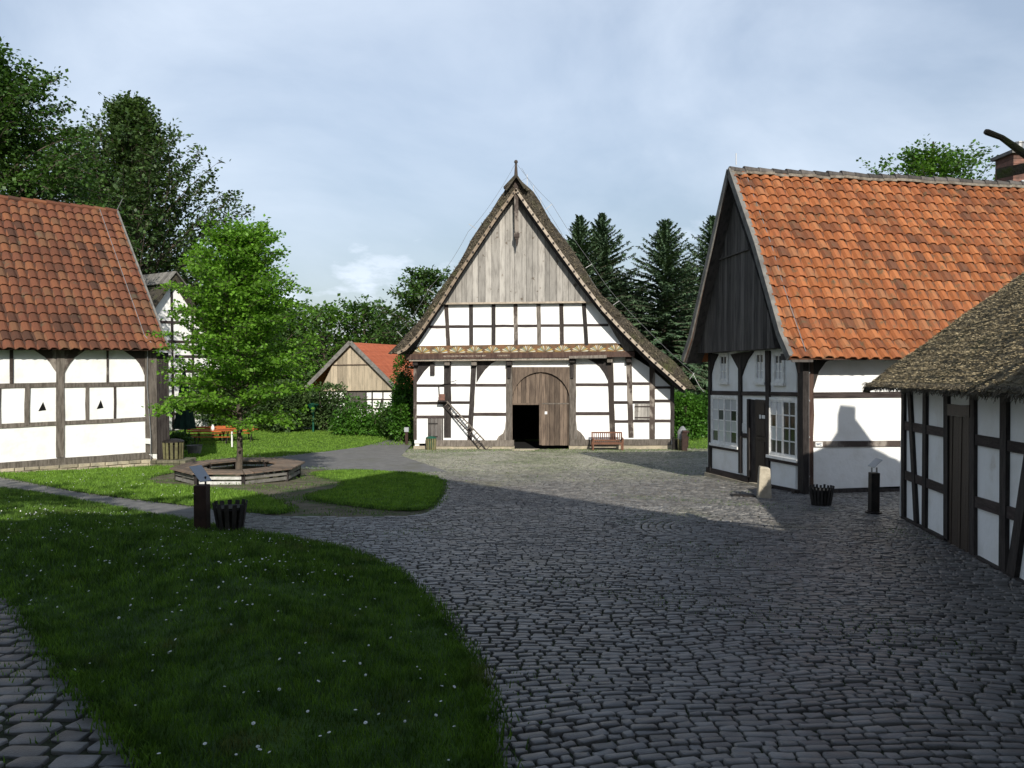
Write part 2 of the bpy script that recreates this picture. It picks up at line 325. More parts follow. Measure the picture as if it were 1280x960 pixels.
# cobblestones: real stones with dark joints
ARC_C = (4.3, 13.6); ARC_R = [1.5 + .125 * i for i in range(6)]
HOUSE_R = [(7.2, 19.5), (22, 22.6), (21, 28), (6.1, 24.8)]; HOUSE_N = [(7.6, 15.3), (5.0, 4.5), (12, 3), (14, 14)]
def cobbles():
    q = []   # cx, cy, half length, half width, angle, z off
    y = 2.4
    while y < 42.3:
        h = random.uniform(.068, .105) if y < 26 else random.uniform(.09, .13)
        x = -.70 * y - 2.0; xe = .70 * y + 2.0
        while x < xe:
            l = random.choice((.09, .12, .14, .16, .18, .21)) * random.uniform(.88, 1.12)
            q.append((x + l / 2, y, l / 2, h / 2, random.gauss(0, .035))); x += l
        y += h
    q = np.array(q)
    x, y = q[:, 0].copy(), q[:, 1].copy()
    q[:, 1] = y + .34 * np.sin(.42 * x + .11 * y) + .13 * np.sin(1.15 * x - .55 * y + 1.3) + .05 * np.sin(2.9 * x + 1.1 * y)
    q[:, 0] = x + .12 * np.sin(.8 * y + .3 * x) + .05 * np.sin(2.1 * y)
    q[:, 4] += np.arctan(.34 * .42 * np.cos(.42 * x + .11 * y) + .13 * 1.15 * np.cos(1.15 * x - .55 * y + 1.3) + .05 * 2.9 * np.cos(2.9 * x + 1.1 * y))
    x, y = q[:, 0], q[:, 1]
    keep = pip(YARD, x, y)
    for P in (MOUND, ISLAND, ASPHALT, PATH_LEFT, HOUSE_R, HOUSE_N): keep &= ~pip(P, x, y)
    rr = np.hypot(x - ARC_C[0], y - ARC_C[1]); an = np.degrees(np.arctan2(y - ARC_C[1], x - ARC_C[0]))
    inarc = (rr > ARC_R[0] - .06) & (rr < ARC_R[-1] + .06) & ((an > 70) | (an < -120))
    q = q[keep & ~inarc]
    # the big flat stones of the path at bottom left
    left = (q[:, 0] < -.1 * 0 - 1.0) & (q[:, 1] < 12) & (q[:, 0] < -.25 * q[:, 1] - .9)
    q = q[~(left & (rng.random(len(q)) < 2))]
    ex = []
    yy = 2.6
    while yy < 13:
        xx = -.72 * yy - 1.5
        while xx < -.25 * yy - .9:
            l = random.uniform(.2, .36); 
            if not pip(MOUND, np.array([xx]), np.array([yy]))[0]: ex.append((xx + l / 2, yy + .1 * math.sin(xx * 2), l / 2 * .93, .085, random.gauss(0, .06)))
            xx += l
        yy += .19
    for r_ in ARC_R:
        a = R(72)
        while a < R(238):
            l = random.uniform(.13, .22); ex.append((ARC_C[0] + r_ * math.cos(a), ARC_C[1] + r_ * math.sin(a), l / 2, .058, a + math.pi / 2)); a += l / r_
    # kerb row round the island
    pl = [Vector(p) for p in ISLAND]
    for i in range(len(pl)):
        a, b = pl[i - 1], pl[i]
        if (a + b).x / 2 < -6.2 and (a + b).y / 2 > 22: continue
        if (a + b).x / 2 < -8.2: continue
        n = max(1, int((b - a).length / .2)); d = (b - a).normalized()
        for k in range(n):
            p = a + (b - a) * (k + .5) / n; ex.append((p.x, p.y, (b - a).length / n / 2, .09, math.atan2(d.y, d.x)))
    q = np.vstack([q, np.array(ex)])
    n = len(q); near = q[:, 1] < 17
    g = .009
    out = []
    for sel, K in ((near, 8), (~near, 4)):
        s = q[sel]; m = len(s)
        if K == 8: ux = np.array([-1, -.82, .82, 1, 1, .82, -.82, -1.]); uy = np.array([-.7, -1, -1, -.7, .7, 1, 1, .7])
        else: ux = np.array([-1, 1, 1, -1.]); uy = np.array([-1, -1, 1, 1.])
        jx = rng.normal(0, .035, (m, K)); jy = rng.normal(0, .09, (m, K))
        L_ = (s[:, 2] - g)[:, None]; W_ = (s[:, 3] - g * .8)[:, None]
        ca, sa = np.cos(s[:, 4])[:, None], np.sin(s[:, 4])[:, None]
        def ring(k, dz, jit=1.):
            a = (ux + jx * jit) * (L_ - k); b = (uy + jy * jit) * (W_ - k)
            X = s[:, 0][:, None] + a * ca - b * sa; Y = s[:, 1][:, None] + a * sa + b * ca
            return np.stack([X, Y, base_z(X, Y) + dz], -1)
        tz = rng.normal(.022, .004, (m, 1)) + rng.normal(0, .003, (m, K))
        if K == 8: rings = [ring(0, -.01), ring(.0005, tz * .8), ring(.0055, tz)]
        else: rings = [ring(0, -.005), ring(.012, tz)]
        V = np.concatenate(rings, 1).reshape(-1, 3); nr = len(rings); per = nr * K
        base = (np.arange(m) * per)[:, None]
        F = []
        for r_ in range(nr - 1):
            for k in range(K):
                k2 = (k + 1) % K; F.append(np.column_stack([base + r_ * K + k, base + r_ * K + k2, base + (r_ + 1) * K + k2, base + (r_ + 1) * K + k]))
        t0 = (nr - 1) * K
        if K == 8:
            F += [np.column_stack([base + t0 + i for i in t]) for t in ((0, 1, 6, 7), (1, 2, 5, 6), (2, 3, 4, 5))]
        else: F.append(np.column_stack([base + t0 + i for i in range(4)]))
        tone = rng.beta(2.2, 2.2, m)
        out.append((V, np.vstack(F), np.concatenate([tone] * len(F))))
    V = np.vstack([out[0][0], out[1][0]]); F = np.vstack([out[0][1], out[1][1] + len(out[0][0])]); T = np.concatenate([out[0][2], out[1][2]])
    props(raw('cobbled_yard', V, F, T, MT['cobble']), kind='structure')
cobbles()
# grass
def blades(P, n, hmin, hmax, wd, zf, tilt=.45, clump=True, xmax=None):
    p = np.array(P); x0, y0 = p.min(0); x1, y1 = p.max(0)
    if xmax: x0 = max(x0, -xmax)
    x = rng.uniform(x0, x1, n * 3); y = rng.uniform(y0, y1, n * 3)
    k = pip(P, x, y) & (np.abs(x) < .7 * np.maximum(y, 0) + 1.2); x, y = x[k][:n], y[k][:n]
    return x, y
def grass_mesh(name, pts, h, wd, zf, label=None):
    x, y = pts; n = len(x); a = rng.uniform(0, 2 * np.pi, n); la = rng.uniform(0, 2 * np.pi, n); hh = rng.uniform(.5, 1, n) ** 1.2 * h * (1 + .35 * np.sin(x * 2.3 + np.sin(y * 1.7)) * np.sin(y * 2.9))
    le = hh * rng.uniform(.2, .8, n); z = zf(x, y) + .045
    dx, dy = np.cos(a) * wd / 2, np.sin(a) * wd / 2
    v0 = np.column_stack([x - dx, y - dy, z]); v1 = np.column_stack([x + dx, y + dy, z])
    m0 = np.column_stack([x + dx * .6 + np.cos(la) * le * .35, y + dy * .6 + np.sin(la) * le * .35, z + hh * .6]); m1 = m0 - np.column_stack([dx, dy, 0 * dx]) * 1.2
    t = np.column_stack([x + np.cos(la) * le, y + np.sin(la) * le, z + hh])
    V = np.stack([v0, v1, m0, m1, t], 1).reshape(-1, 3); b = np.arange(n)[:, None] * 5
    F = np.vstack([b + [[0, 1, 2]], b + [[0, 2, 3]], b + [[3, 2, 4]]])
    tn = rng.beta(2, 2, n); return V, F, np.concatenate([tn] * 3)
def merge(lst):
    Vs, Fs, Ts = [], [], []; o = 0
    for V, F, T in lst: Vs.append(V); Fs.append(F + o); Ts.append(T); o += len(V)
    return np.vstack(Vs), np.vstack(Fs), np.concatenate(Ts)
def sub(pts, f): k = f(*pts); return pts[0][k], pts[1][k]
def dens(P, d0, f):   # density falls off with distance
    p = np.array(P); a = (min(p[:, 0].max(), 20) - max(p[:, 0].min(), -22)) * (p[:, 1].max() - p[:, 1].min()); n = int(a * d0)
    x = rng.uniform(max(p[:, 0].min(), -22), min(p[:, 0].max(), 20), n); y = rng.uniform(p[:, 1].min(), p[:, 1].max(), n)
    k = (rng.random(n) < f(x, y)) & (np.abs(x) < .68 * np.maximum(y, 0) + 1); x, y = x[k], y[k]; k = pip(P, x, y); return x[k], y[k]
g1 = dens(MOUND, 3800, lambda x, y: (y < 8.5) * np.clip((6. / np.maximum(y, 1)) ** 1.5, 0, 1))
g2 = dens(MOUND, 1500, lambda x, y: (y >= 8.5) * np.clip((11. / y), 0, 1))
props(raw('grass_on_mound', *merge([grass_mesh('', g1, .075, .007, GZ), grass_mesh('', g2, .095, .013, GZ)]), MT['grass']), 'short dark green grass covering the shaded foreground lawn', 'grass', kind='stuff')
g3 = dens(LAWN_HOUSE, 620, lambda x, y: 1 + 0 * x); g4 = dens(ISLAND_GRASS, 700, lambda x, y: 1 + 0 * x)
props(raw('grass_by_house', *grass_mesh('', g3, .10, .022, base_z), MT['grass_sunlit']), 'sunlit grass strip in front of the left house', 'grass', kind='stuff')
props(raw('grass_on_island', *grass_mesh('', g4, .07, .022, base_z), MT['grass_sunlit']), 'grass patch on the paved island right of the tree bench', 'grass', kind='stuff')
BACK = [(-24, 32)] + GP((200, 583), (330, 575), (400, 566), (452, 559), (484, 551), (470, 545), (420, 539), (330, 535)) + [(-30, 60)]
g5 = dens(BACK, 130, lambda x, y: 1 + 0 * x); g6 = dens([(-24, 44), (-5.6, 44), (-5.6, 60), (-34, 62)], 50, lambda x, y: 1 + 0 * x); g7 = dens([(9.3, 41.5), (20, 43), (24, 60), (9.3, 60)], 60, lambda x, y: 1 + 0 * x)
props(raw('grass_of_back_lawn', *merge([grass_mesh('', g, .09, .05, base_z) for g in (g5, g6, g7)]), MT['grass_sunlit']), 'sunlit mown grass of the lawn beyond the path', 'grass', kind='stuff')
# weeds in the joints of the left path and along the kerbs
def fringe(P, n, spread):
    p = [Vector(a) for a in P]; xs = []; ys = []
    for _ in range(n):
        i = random.randrange(len(p)); t = random.random(); q = p[i - 1].lerp(p[i], t); xs.append(q.x + random.gauss(0, spread)); ys.append(q.y + random.gauss(0, spread))
    return np.array(xs), np.array(ys)
wl = (rng.uniform(-8, -1.6, 9000), rng.uniform(3, 11, 9000)); wl = sub(wl, lambda x, y: ~pip(MOUND, x, y) & (x < -.25 * y - .8) & (np.sin(x * 5 + np.sin(y * 4) * 2) * np.sin(y * 6) > .1))
fr = fringe(MOUND, 14000, .07); fr2 = fringe(ISLAND_GRASS, 5000, .09); fr3 = fringe(LAWN_HOUSE, 5000, .1)
dw = dens(ISLAND, 110, lambda x, y: np.clip(np.sin(x * 1.7 + np.sin(y * 2.1)) * np.sin(y * 1.9 + x) + .25, 0, 1)); yw = (rng.uniform(-9, 9, 60000), rng.uniform(3.5, 20, 60000)); yw = sub(yw, lambda x, y: ~pip(MOUND, x, y) & (np.abs(x) < .7 * y) & (np.sin(x * 1.1 + 2 * np.sin(y * .7)) * np.sin(y * .9 + x * .3) > .55))
mossy = (rng.uniform(-12, 9, 26000), rng.uniform(22, 42, 26000)); mossy = sub(mossy, lambda x, y: (y > 40 - 2 * np.abs(np.sin(x * .4))) | (rng.random(len(x)) < .07))
props(raw('joint_weeds', *merge([grass_mesh('', wl, .05, .01, GZ), grass_mesh('', fr, .075, .012, GZ), grass_mesh('', fr2, .06, .02, base_z), grass_mesh('', fr3, .07, .02, base_z), grass_mesh('', dw, .05, .02, base_z), grass_mesh('', yw, .028, .009, lambda x, y: GZ(x, y) - .03), grass_mesh('', sub(mossy, lambda x, y: ~pip(ISLAND, x, y) & ~pip(ASPHALT, x, y)), .03, .03, base_z)]), MT['grass']), 'weeds and moss in the joints of the paving', 'weeds', kind='stuff')
# daisies
def daisies():
    mb = MB(); pts = []
    for _ in range(60):
        cx, cy = random.uniform(-9, -.5), random.uniform(4, 15)
        for _ in range(random.randint(5, 22)): pts.append((cx + random.gauss(0, .5), cy + random.gauss(0, .5)))
    for _ in range(420): pts.append((random.uniform(-16, 0), random.uniform(4, 19)))
    pts = [p for p in pts if pip(MOUND, np.array([p[0]]), np.array([p[1]]))[0]]
    p2 = [(random.uniform(-19, -7), random.uniform(18, 27)) for _ in range(500)]; p2 = [p for p in p2 if pip(LAWN_HOUSE, np.array([p[0]]), np.array([p[1]]))[0]]
    for x, y in pts + p2:
        z = gz(x, y) + random.uniform(.085, .11); r_ = random.uniform(.008, .014); t = Vector((random.gauss(0, .35), random.gauss(-.2, .35), 1)).normalized(); a = t.orthogonal().normalized(); b = t.cross(a)
        c = Vector((x, y, z)); mb.add([c + (a * math.cos(k * math.pi / 3) + b * math.sin(k * math.pi / 3)) * r_ for k in range(6)] + [c + t * .005], [(0, 1, 6), (1, 2, 6), (2, 3, 6), (3, 4, 6), (4, 5, 6), (5, 0, 6)])
    props(mb.build('daisies', MT['daisy']), 'small white daisies dotted all over the lawns', 'daisies', kind='stuff')
daisies()
# ------------------------------------------------------------------ building helpers
class PW:                        # a vertical wall plane: foot point, unit direction along it, outward normal
    def __init__(s, p, u):
        s.p = Vector((p[0], p[1], 0)); s.u = Vector((u[0], u[1], 0)).normalized(); n = Vector((s.u.y, -s.u.x, 0))
        if n.dot(-s.p) < 0: n = -n
        s.n = n
    def at(s, px, py, d=0.0):    # picture point -> point on the plane shifted outwards by d
        r_ = ray(px, py); o = Vector((0, 0, CZ)); p0 = s.p + s.n * d
        t = (p0 - o).dot(s.n) / r_.dot(s.n); return o + r_ * t
    def xyz(s, a, z, d=0.0): q = s.p + s.u * a + s.n * d; return Vector((q.x, q.y, z))
    def a_of(s, P): return (Vector(P) - s.p).dot(s.u)
def crop(ox, oy, k): return lambda x, y: (ox + x / k, oy + y / k)
def panel(pw, pts, d0, d1, name, m, parent, dref=None, tone=.5, bevel=0, label=None):
    """polygon traced in the picture, standing on the wall plane from depth d0 to d1 (outwards)"""
    mb = MB(); a = [pw.at(x, y, d1 if dref is None else dref) for x, y in pts]
    if dref is not None: a = [p + pw.n * (d1 - dref) for p in a]
    mb.prism(a, pw.n * (d0 - d1), tone)
    o = mb.build(name, m, parent, bevel=bevel)
    if label: o['label'] = label
    return o
def timber(pw, quad, d0, d1, name, m, parent, jit=.010, n=6):
    """quad = TL,TR,BR,BL in the picture; long edges get a slightly wavy, hewn outline"""
    TL, TR, BR, BL = [pw.at(x, y, d1) for x, y in quad]
    if (TL - BL).length >= (TL - TR).length: A0, A1, B0, B1 = TL, BL, TR, BR
    else: A0, A1, B0, B1 = TL, TR, BL, BR
    n = max(2, min(9, int((A1 - A0).length / .45)))
    def edge(p, q, o):
        out = []
        for i in range(n + 1):
            v = p.lerp(q, i / n)
            if 0 < i < n: v = v + (o - v).normalized() * random.gauss(0, jit)
            out.append(v)
        return out
    ea = edge(A0, A1, (B0 + B1) / 2); eb = edge(B0, B1, (A0 + A1) / 2)
    mb = MB()
    V = []
    for p, q in zip(ea, eb): V += [p, q, p + pw.n * (d0 - d1), q + pw.n * (d0 - d1)]
    F = []
    for i in range(n):
        b = i * 4; c = b + 4; F += [(b, b + 1, c + 1, c), (b + 2, b, c, c + 2), (b + 1, b + 3, c + 3, c + 1), (b + 3, b + 2, c + 2, c + 3)]
    F += [(0, 2, 3, 1), (n * 4, n * 4 + 1, n * 4 + 3, n * 4 + 2)]
    mb.add(V, F); return mb.build(name, m, parent)
def postq(f, x0, x1, y0, y1, x0b=None, x1b=None):
    x0b = x0 if x0b is None else x0b; x1b = x1 if x1b is None else x1b
    return [f(x0, y0), f(x1, y0), f(x1b, y1), f(x0b, y1)]
def railq(f, x0, x1, y0, y1, y0b=None, y1b=None):
    y0b = y0 if y0b is None else y0b; y1b = y1 if y1b is None else y1b
    return [f(x0, y0), f(x1, y0b), f(x1, y1b), f(x0, y1)]
def planks(pw, poly, d0, d1, wpx, name, m, parent, gap=.014, dz=0.012):
    """vertical boards filling a convex polygon traced in the picture"""
    P = [pw.at(x, y, d1) for x, y in poly]; A = [(pw.a_of(p), p.z) for p in P]
    lo = min(a for a, _ in A); hi = max(a for a, _ in A); mb = MB(); a = lo
    def span(q):
        zs = []
        for i in range(len(A)):
            (a0, z0), (a1, z1) = A[i - 1], A[i]
            if (a0 - q) * (a1 - q) <= 0 and a0 != a1: zs.append(z0 + (z1 - z0) * (q - a0) / (a1 - a0))
        return (min(zs), max(zs)) if len(zs) >= 2 else None
    brk = sorted({round(x, 4) for x, _ in A})
    while a < hi - .01:
        w_ = wpx * random.uniform(.75, 1.3); b = min(a + w_, hi); q = [a + gap / 2] + [x for x in brk if a + .02 < x < b - .02] + [b - gap / 2]
        sp_ = [span(min(max(t, lo + 1e-3), hi - 1e-3)) for t in q]
        if all(sp_) and b - a > .02:
            jd = random.uniform(0, dz); e = random.uniform(-.012, .0)
            pts = [pw.xyz(t, s_[0] + e, d1 + jd) for t, s_ in zip(q, sp_)] + [pw.xyz(t, s_[1], d1 + jd) for t, s_ in reversed(list(zip(q, sp_)))]
            mb.prism(pts, pw.n * (d0 - d1), random.random())
        a = b
    return mb.build(name, m, parent)
def window(pw, quad, cols, rows, parent, d=.05, light=None, fr=.13, name='window', mull=None, mm=.045):
    """painted casement: frame with glazing bars, panes behind it"""
    TL, TR, BR, BL = [pw.at(x, y, d) for x, y in quad]
    a0, a1 = sorted((pw.a_of(TL), pw.a_of(TR))); flip = pw.a_of(TL) > pw.a_of(TR)
    if flip: TL, TR, BR, BL = TR, TL, BL, BR
    def P(u, v, dd): 
        q = (TL.lerp(TR, u)).lerp(BL.lerp(BR, u), v); return q + pw.n * (dd - d)
    W = (TR - TL).length; H = (BL - TL).length
    mb = MB()
    def bar(u0, u1, v0, v1, da, db): mb.prism([P(u0, v0, db), P(u1, v0, db), P(u1, v1, db), P(u0, v1, db)], pw.n * (da - db))
    fu, fv = .075 / W, .075 / H
    bar(0, fu, 0, 1, -.02, d); bar(1 - fu, 1, 0, 1, -.02, d); bar(fu, 1 - fu, 0, fv, -.02, d - .002); bar(fu, 1 - fu, 1 - fv, 1, -.02, d - .002)
    bar(-fu * .4, 1 + fu * .4, 1 - fv * .3, 1 + fv * .7, -.02, d + .04)
    sashes = 2 if cols >= 4 else 1
    iw = (1 - 2 * fu) / sashes; sf = .04
    for s_ in range(sashes):
        u0 = fu + s_ * iw; u1 = u0 + iw; su, sv = sf / W, sf / H
        bar(u0, u0 + su, fv, 1 - fv, 0, d - .012); bar(u1 - su, u1, fv, 1 - fv, 0, d - .012)
        bar(u0 + su, u1 - su, fv, fv + sv, 0, d - .014); bar(u0 + su, u1 - su, 1 - fv - sv, 1 - fv, 0, d - .014)
        c = cols // sashes
        for k in range(1, c): um = u0 + su + (iw - 2 * su) * k / c; bar(um - mm * .35 / W, um + mm * .35 / W, fv + sv, 1 - fv - sv, 0, d - .018)
        for k in range(1, rows): vm = fv + sv + (1 - 2 * fv - 2 * sv) * k / rows; bar(u0 + su, u1 - su, vm - mm * .35 / H, vm + mm * .35 / H, 0, d - .021)
    w_ = mb.build(name, MT['window_white'], parent)
    g = MB(); k = 0
    for i in range(cols):
        for j in range(rows):
            ua = fu + (1 - 2 * fu) * i / cols; ub = fu + (1 - 2 * fu) * (i + 1) / cols; va = fv + (1 - 2 * fv) * j / rows; vb = fv + (1 - 2 * fv) * (j + 1) / rows
            t = light(i if not flip else cols - 1 - i, j) if light else .5
            g.prism([P(ua, va, .012), P(ub, va, .012), P(ub, vb, .012), P(ua, vb, .012)], pw.n * -.01, t)
    g.build('pane', MT['pane'], w_)
    return w_
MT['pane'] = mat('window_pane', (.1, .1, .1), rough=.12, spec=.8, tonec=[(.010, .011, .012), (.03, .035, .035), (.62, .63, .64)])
def tile_roof(name, prof, org, u, length, rows, cols, m, parent, amp=.028, lip=.03, inward=None):
    """prof: list of (horizontal inset, z) from eave to ridge; u: unit vector along the eave; inward: unit vector towards the ridge"""
    u = Vector((*u, 0)).normalized(); inw = Vector((*inward, 0)).normalized()
    pts = [Vector((*org, 0)) + inw * h + Vector((0, 0, z)) for h, z in prof]
    seg = [0];
    for i in range(1, len(pts)): seg.append(seg[-1] + (pts[i] - pts[i - 1]).length)
    T = seg[-1]
    def P(s_):
        s_ = min(max(s_, 0), T)
        for i in range(1, len(seg)):
            if s_ <= seg[i] + 1e-6: return pts[i - 1].lerp(pts[i], (s_ - seg[i - 1]) / (seg[i] - seg[i - 1])), (pts[i] - pts[i - 1]).normalized()
    K = 7; ph = np.linspace(0, 1, K); wave = (np.sin(ph * 2 * np.pi - .6) * amp + .35 * amp * np.sin(ph * 4 * np.pi))
    mb = MB(); tw = length / cols; rl = T / rows
    sag = lambda a: -.03 * math.sin(math.pi * min(1, max(0, a / length)))
    for r_ in range(rows):
        for c in range(cols):
            s0 = r_ * rl + random.gauss(0, .006) - .02; s1 = (r_ + 1) * rl + .045; a0 = c * tw + random.gauss(0, .004)
            p0, t0 = P(max(s0, 0)); p0 = p0 if s0 >= 0 else p0 + t0 * s0
            p1, t1 = P(s1 if r_ < rows - 1 else T); nn = t0.cross(u); nn = nn if nn.z > 0 else -nn
            tl = random.gauss(0, .004); vs = []
            for layer, (p, off) in enumerate(((p0, lip + .012), (p1, .006), (p0, lip - .014))):
                for k in range(K):
                    a = a0 + ph[k] * (tw * 1.03)
                    vs.append(p + u * a + nn * (off + wave[k] + tl * (k / K)) + Vector((0, 0, sag(a))))
            fs = [(k, k + 1, K + k + 1, K + k) for k in range(K - 1)] + [(2 * K + k, 2 * K + k + 1, k + 1, k) for k in range(K - 1)]
            fs += [(0, K, 2 * K, 2 * K), (K - 1, 3 * K - 1, 2 * K - 1, 2 * K - 1)][:0]
            mb.add(vs, fs, random.random())
    # underlay
    nn = Vector((0, 0, -.035)); V = []
    for s_ in seg: p, _ = P(s_); V += [p + nn, p + nn + u * length]
    mb.add(V, [(2 * i, 2 * i + 1, 2 * i + 3, 2 * i + 2) for i in range(len(seg) - 1)], .0)
    return mb.build(name, m, parent, smooth=False)
def straws(V, F, n, ln, wd, down, name, parent, m=None, stick=.35):
    """loose straw ends scattered over a roof surface; down: direction the straw points"""
    V = np.asarray(V, float); F = np.asarray(F); a, b, c = V[F[:, 0]], V[F[:, 1]], V[F[:, 2]]
    nr = np.cross(b - a, c - a); ar = np.linalg.norm(nr, axis=1); nr /= ar[:, None] + 1e-9; nr *= np.sign(nr[:, 2:3] + 1e-9)
    i = rng.choice(len(F), n, p=ar / ar.sum()); r1, r2 = rng.random(n), rng.random(n); f = r1 + r2 > 1; r1[f] = 1 - r1[f]; r2[f] = 1 - r2[f]
    P = a[i] + (b - a)[i] * r1[:, None] + (c - a)[i] * r2[:, None]; Nn = nr[i]
    D = np.array(down)[None] - (Nn @ np.array(down))[:, None] * Nn; D /= np.linalg.norm(D, axis=1)[:, None] + 1e-9
    Sd = np.cross(Nn, D); D = D + Sd * rng.normal(0, .25, (n, 1)) + Nn * rng.uniform(.05, stick * 1.6, (n, 1)); D /= np.linalg.norm(D, axis=1)[:, None]
    l = rng.uniform(.4, 1, (n, 1)) * ln; w_ = Sd * wd / 2
    th = rng.uniform(-1.4, 1.4, (n, 1)); w_ = (Sd * np.cos(th) + np.cross(D, Sd) * np.sin(th)) * wd / 2
    V2 = np.stack([P - w_ - Nn * .01, P + w_ - Nn * .01, P + D * l + w_ * .7, P + D * l - w_ * .7], 1).reshape(-1, 3)
    F2 = np.arange(n * 4).reshape(-1, 4); T = rng.random(n)
    return raw(name, V2, F2, T, m or MT['straw'], parent)
# ================================================================== the big barn facing the yard
barn = thing('barn', (1.6, 42, 0.0), 'large half-timbered barn with steep thatched roof, arched gate and pale board gable facing the yard', 'barn')
W0 = PW((0, 42.0), (1, 0)); W1 = PW((0, 41.55), (1, 0)); W2 = PW((0, 41.3), (1, 0))
b2 = crop(480, 370, 3.2); b1 = crop(480, 190, 3.2)
# back walls and side walls of the house body
mb = MB(); x0 = W0.at(*b2(120, 300)).x; x1 = W0.at(*b2(1160, 300)).x; zl = W0.at(*b2(100, 262)).z
mb.box(x0 + .02, x0 + .25, 42.1, 66, .0, zl, .5); mb.box(x1 - .25, x1 - .02, 42.1, 66, .0, W0.at(*b2(1100, 360)).z, .5); mb.box(x0 + .3, x1 - .3, 65.8, 66, 0, zl)
mb.build('side_wall', MT['plaster'], barn)
# front wall, left of the gate, right of it, above it
bay = lambda pts: [b2(*p) for p in pts]
panel(W0, bay([(122, 256), (500, 256), (500, 590), (122, 590)]), -.2, 0, 'front_wall', MT['plaster'], barn)
panel(W0, bay([(756, 250), (990, 240), (1062, 286), (1158, 372), (1158, 590), (756, 590)]), -.2, 0, 'front_wall', MT['plaster'], barn)
panel(W0, bay([(500, 252), (756, 252), (756, 290), (500, 290)]), -.2, .02, 'gate_lintel', MT['plaster'], barn)
Dk, Rl, Gy, Mx = MT['timber_dark'], MT['timber_rail'], MT['timber_grey'], MT['timber_mix']
for q, m in ((postq(b2, 118, 131, 255, 575), Mx), (postq(b2, 240, 268, 258, 566), Dk), (postq(b2, 350, 371, 258, 578, 333, 352), Dk), (postq(b2, 488, 513, 258, 580), Gy),
             (postq(b2, 742, 768, 252, 580), Gy), (postq(b2, 893, 916, 250, 574, 905, 926), Mx), (postq(b2, 969, 990, 246, 566, 979, 999), Mx), (postq(b2, 1062, 1084, 274, 571), Mx), (postq(b2, 1146, 1161, 356, 572), Dk)):
    timber(W0, q, -.1, .05, 'post', m, barn)
for a, b, c, d in ((131, 240, 353, 363), (268, 348, 352, 362), (131, 240, 423, 433), (268, 342, 421, 431), (131, 240, 478, 489), (268, 340, 477, 487), (366, 488, 351, 362), (356, 488, 467, 479),
                   (768, 898, 349, 360), (768, 905, 464, 476), (916, 974, 346, 357), (918, 977, 420, 431), (922, 980, 496, 507), (990, 1062, 345, 355), (994, 1062, 419, 430), (997, 1062, 495, 505),
                   (1084, 1147, 361, 371), (1084, 1147, 414, 425), (1084, 1147, 494, 505)):
    timber(W0, railq(b2, a, b, c, d), -.1, .036, 'rail', Rl, barn, jit=.006)
for pts in ([(131, 258), (205, 258), (183, 278), (160, 302), (142, 328), (131, 345)], [(371, 258), (458, 255), (430, 270), (405, 294), (385, 322), (370, 348)], [(895, 252), (895, 338), (882, 310), (862, 282), (838, 264), (815, 252)]):
    panel(W0, bay(pts), -.1, .042, 'brace', Dk, barn, bevel=.01)
panel(W0, bay([(487, 500), (487, 580), (448, 580), (458, 562), (476, 550), (484, 530)]), -.1, .044, 'brace', Gy, barn, bevel=.01)
panel(W0, bay([(769, 500), (772, 535), (786, 545), (800, 562), (809, 580), (769, 580)]), -.1, .044, 'brace', Gy, barn, bevel=.01)
timber(W0, railq(b2, 165, 520, 577, 601), -.1, .075, 'sill', Gy, barn, jit=.012)
timber(W0, railq(b2, 742, 1150, 575, 599, 572, 597), -.1, .075, 'sill', Gy, barn, jit=.012)
panel(W0, bay([(118, 600), (522, 600), (522, 625), (118, 625)]), -.1, .04, 'plinth', MT['stone'], barn)
panel(W0, bay([(740, 598), (1160, 595), (1160, 625), (740, 625)]), -.1, .04, 'plinth', MT['stone'], barn)
# gate: jamb boards, arch, two leaves, black opening
g = MB(); arc = []
for k in range(17):
    a = math.pi * k / 16; arc.append((628 - 116 * math.cos(a), 421 - 117 * math.sin(a)))
V = []
for x, y in arc: V.append(b2(x, y))
outer = [b2(512 + (742 - 512) * k / 16, 284) for k in range(17)]
for k in range(16):
    q = [outer[k], outer[k + 1], V[k + 1], V[k]]; a = [W0.at(*p, .03) for p in q]; g.prism(a, W0.n * -.15, .5)
for x0_, x1_ in ((505, 514), (742, 750)): g.prism([W0.at(*b2(*p), .03) for p in ((x0_, 284), (x1_, 284), (x1_, 600), (x0_, 600))], W0.n * -.15)
g.build('gate_arch', MT['board_brown'], barn)
def leafpoly(xa, xb, yb, n=10):
    out = []
    for k in range(n + 1):
        x = xa + (xb - xa) * k / n; v = max(0, 1 - ((x - 628) / 116) ** 2); out.append((x, min(421 - 117 * math.sqrt(v) + 1, yb)))
    return [b2(*p) for p in out + [(xb, yb), (xa, yb)]]
WG = PW((0, 42.12), (1, 0))
planks(WG, leafpoly(513, 624, 431), -.06, 0, .24, 'gate_leaf', MT['board_brown'], barn)
lf = planks(WG, leafpoly(630, 743, 597), -.06, 0, .24, 'gate_leaf', MT['board_brown'], barn)
panel(WG, [b2(*p) for p in ((630, 428), (743, 428), (743, 433), (630, 433))], 0, .025, 'hinge_band', Gy, lf)
panel(WG, [b2(*p) for p in ((643, 462), (653, 462), (653, 473), (643, 473))], 0, .03, 'paper_notice', MT['window_white'], lf)
timber(WG, postq(b2, 621, 632, 305, 596), -.05, .05, 'gate_post', MT['board_brown'], barn)
timber(WG, railq(b2, 513, 624, 429, 435), -.05, .03, 'rail', MT['board_brown'], barn)
mb = MB(); xa, xb = W0.at(*b2(505, 0)).x, W0.at(*b2(750, 0)).x; mb.box(xa, xb, 42.3, 46.5, -.05, .01)
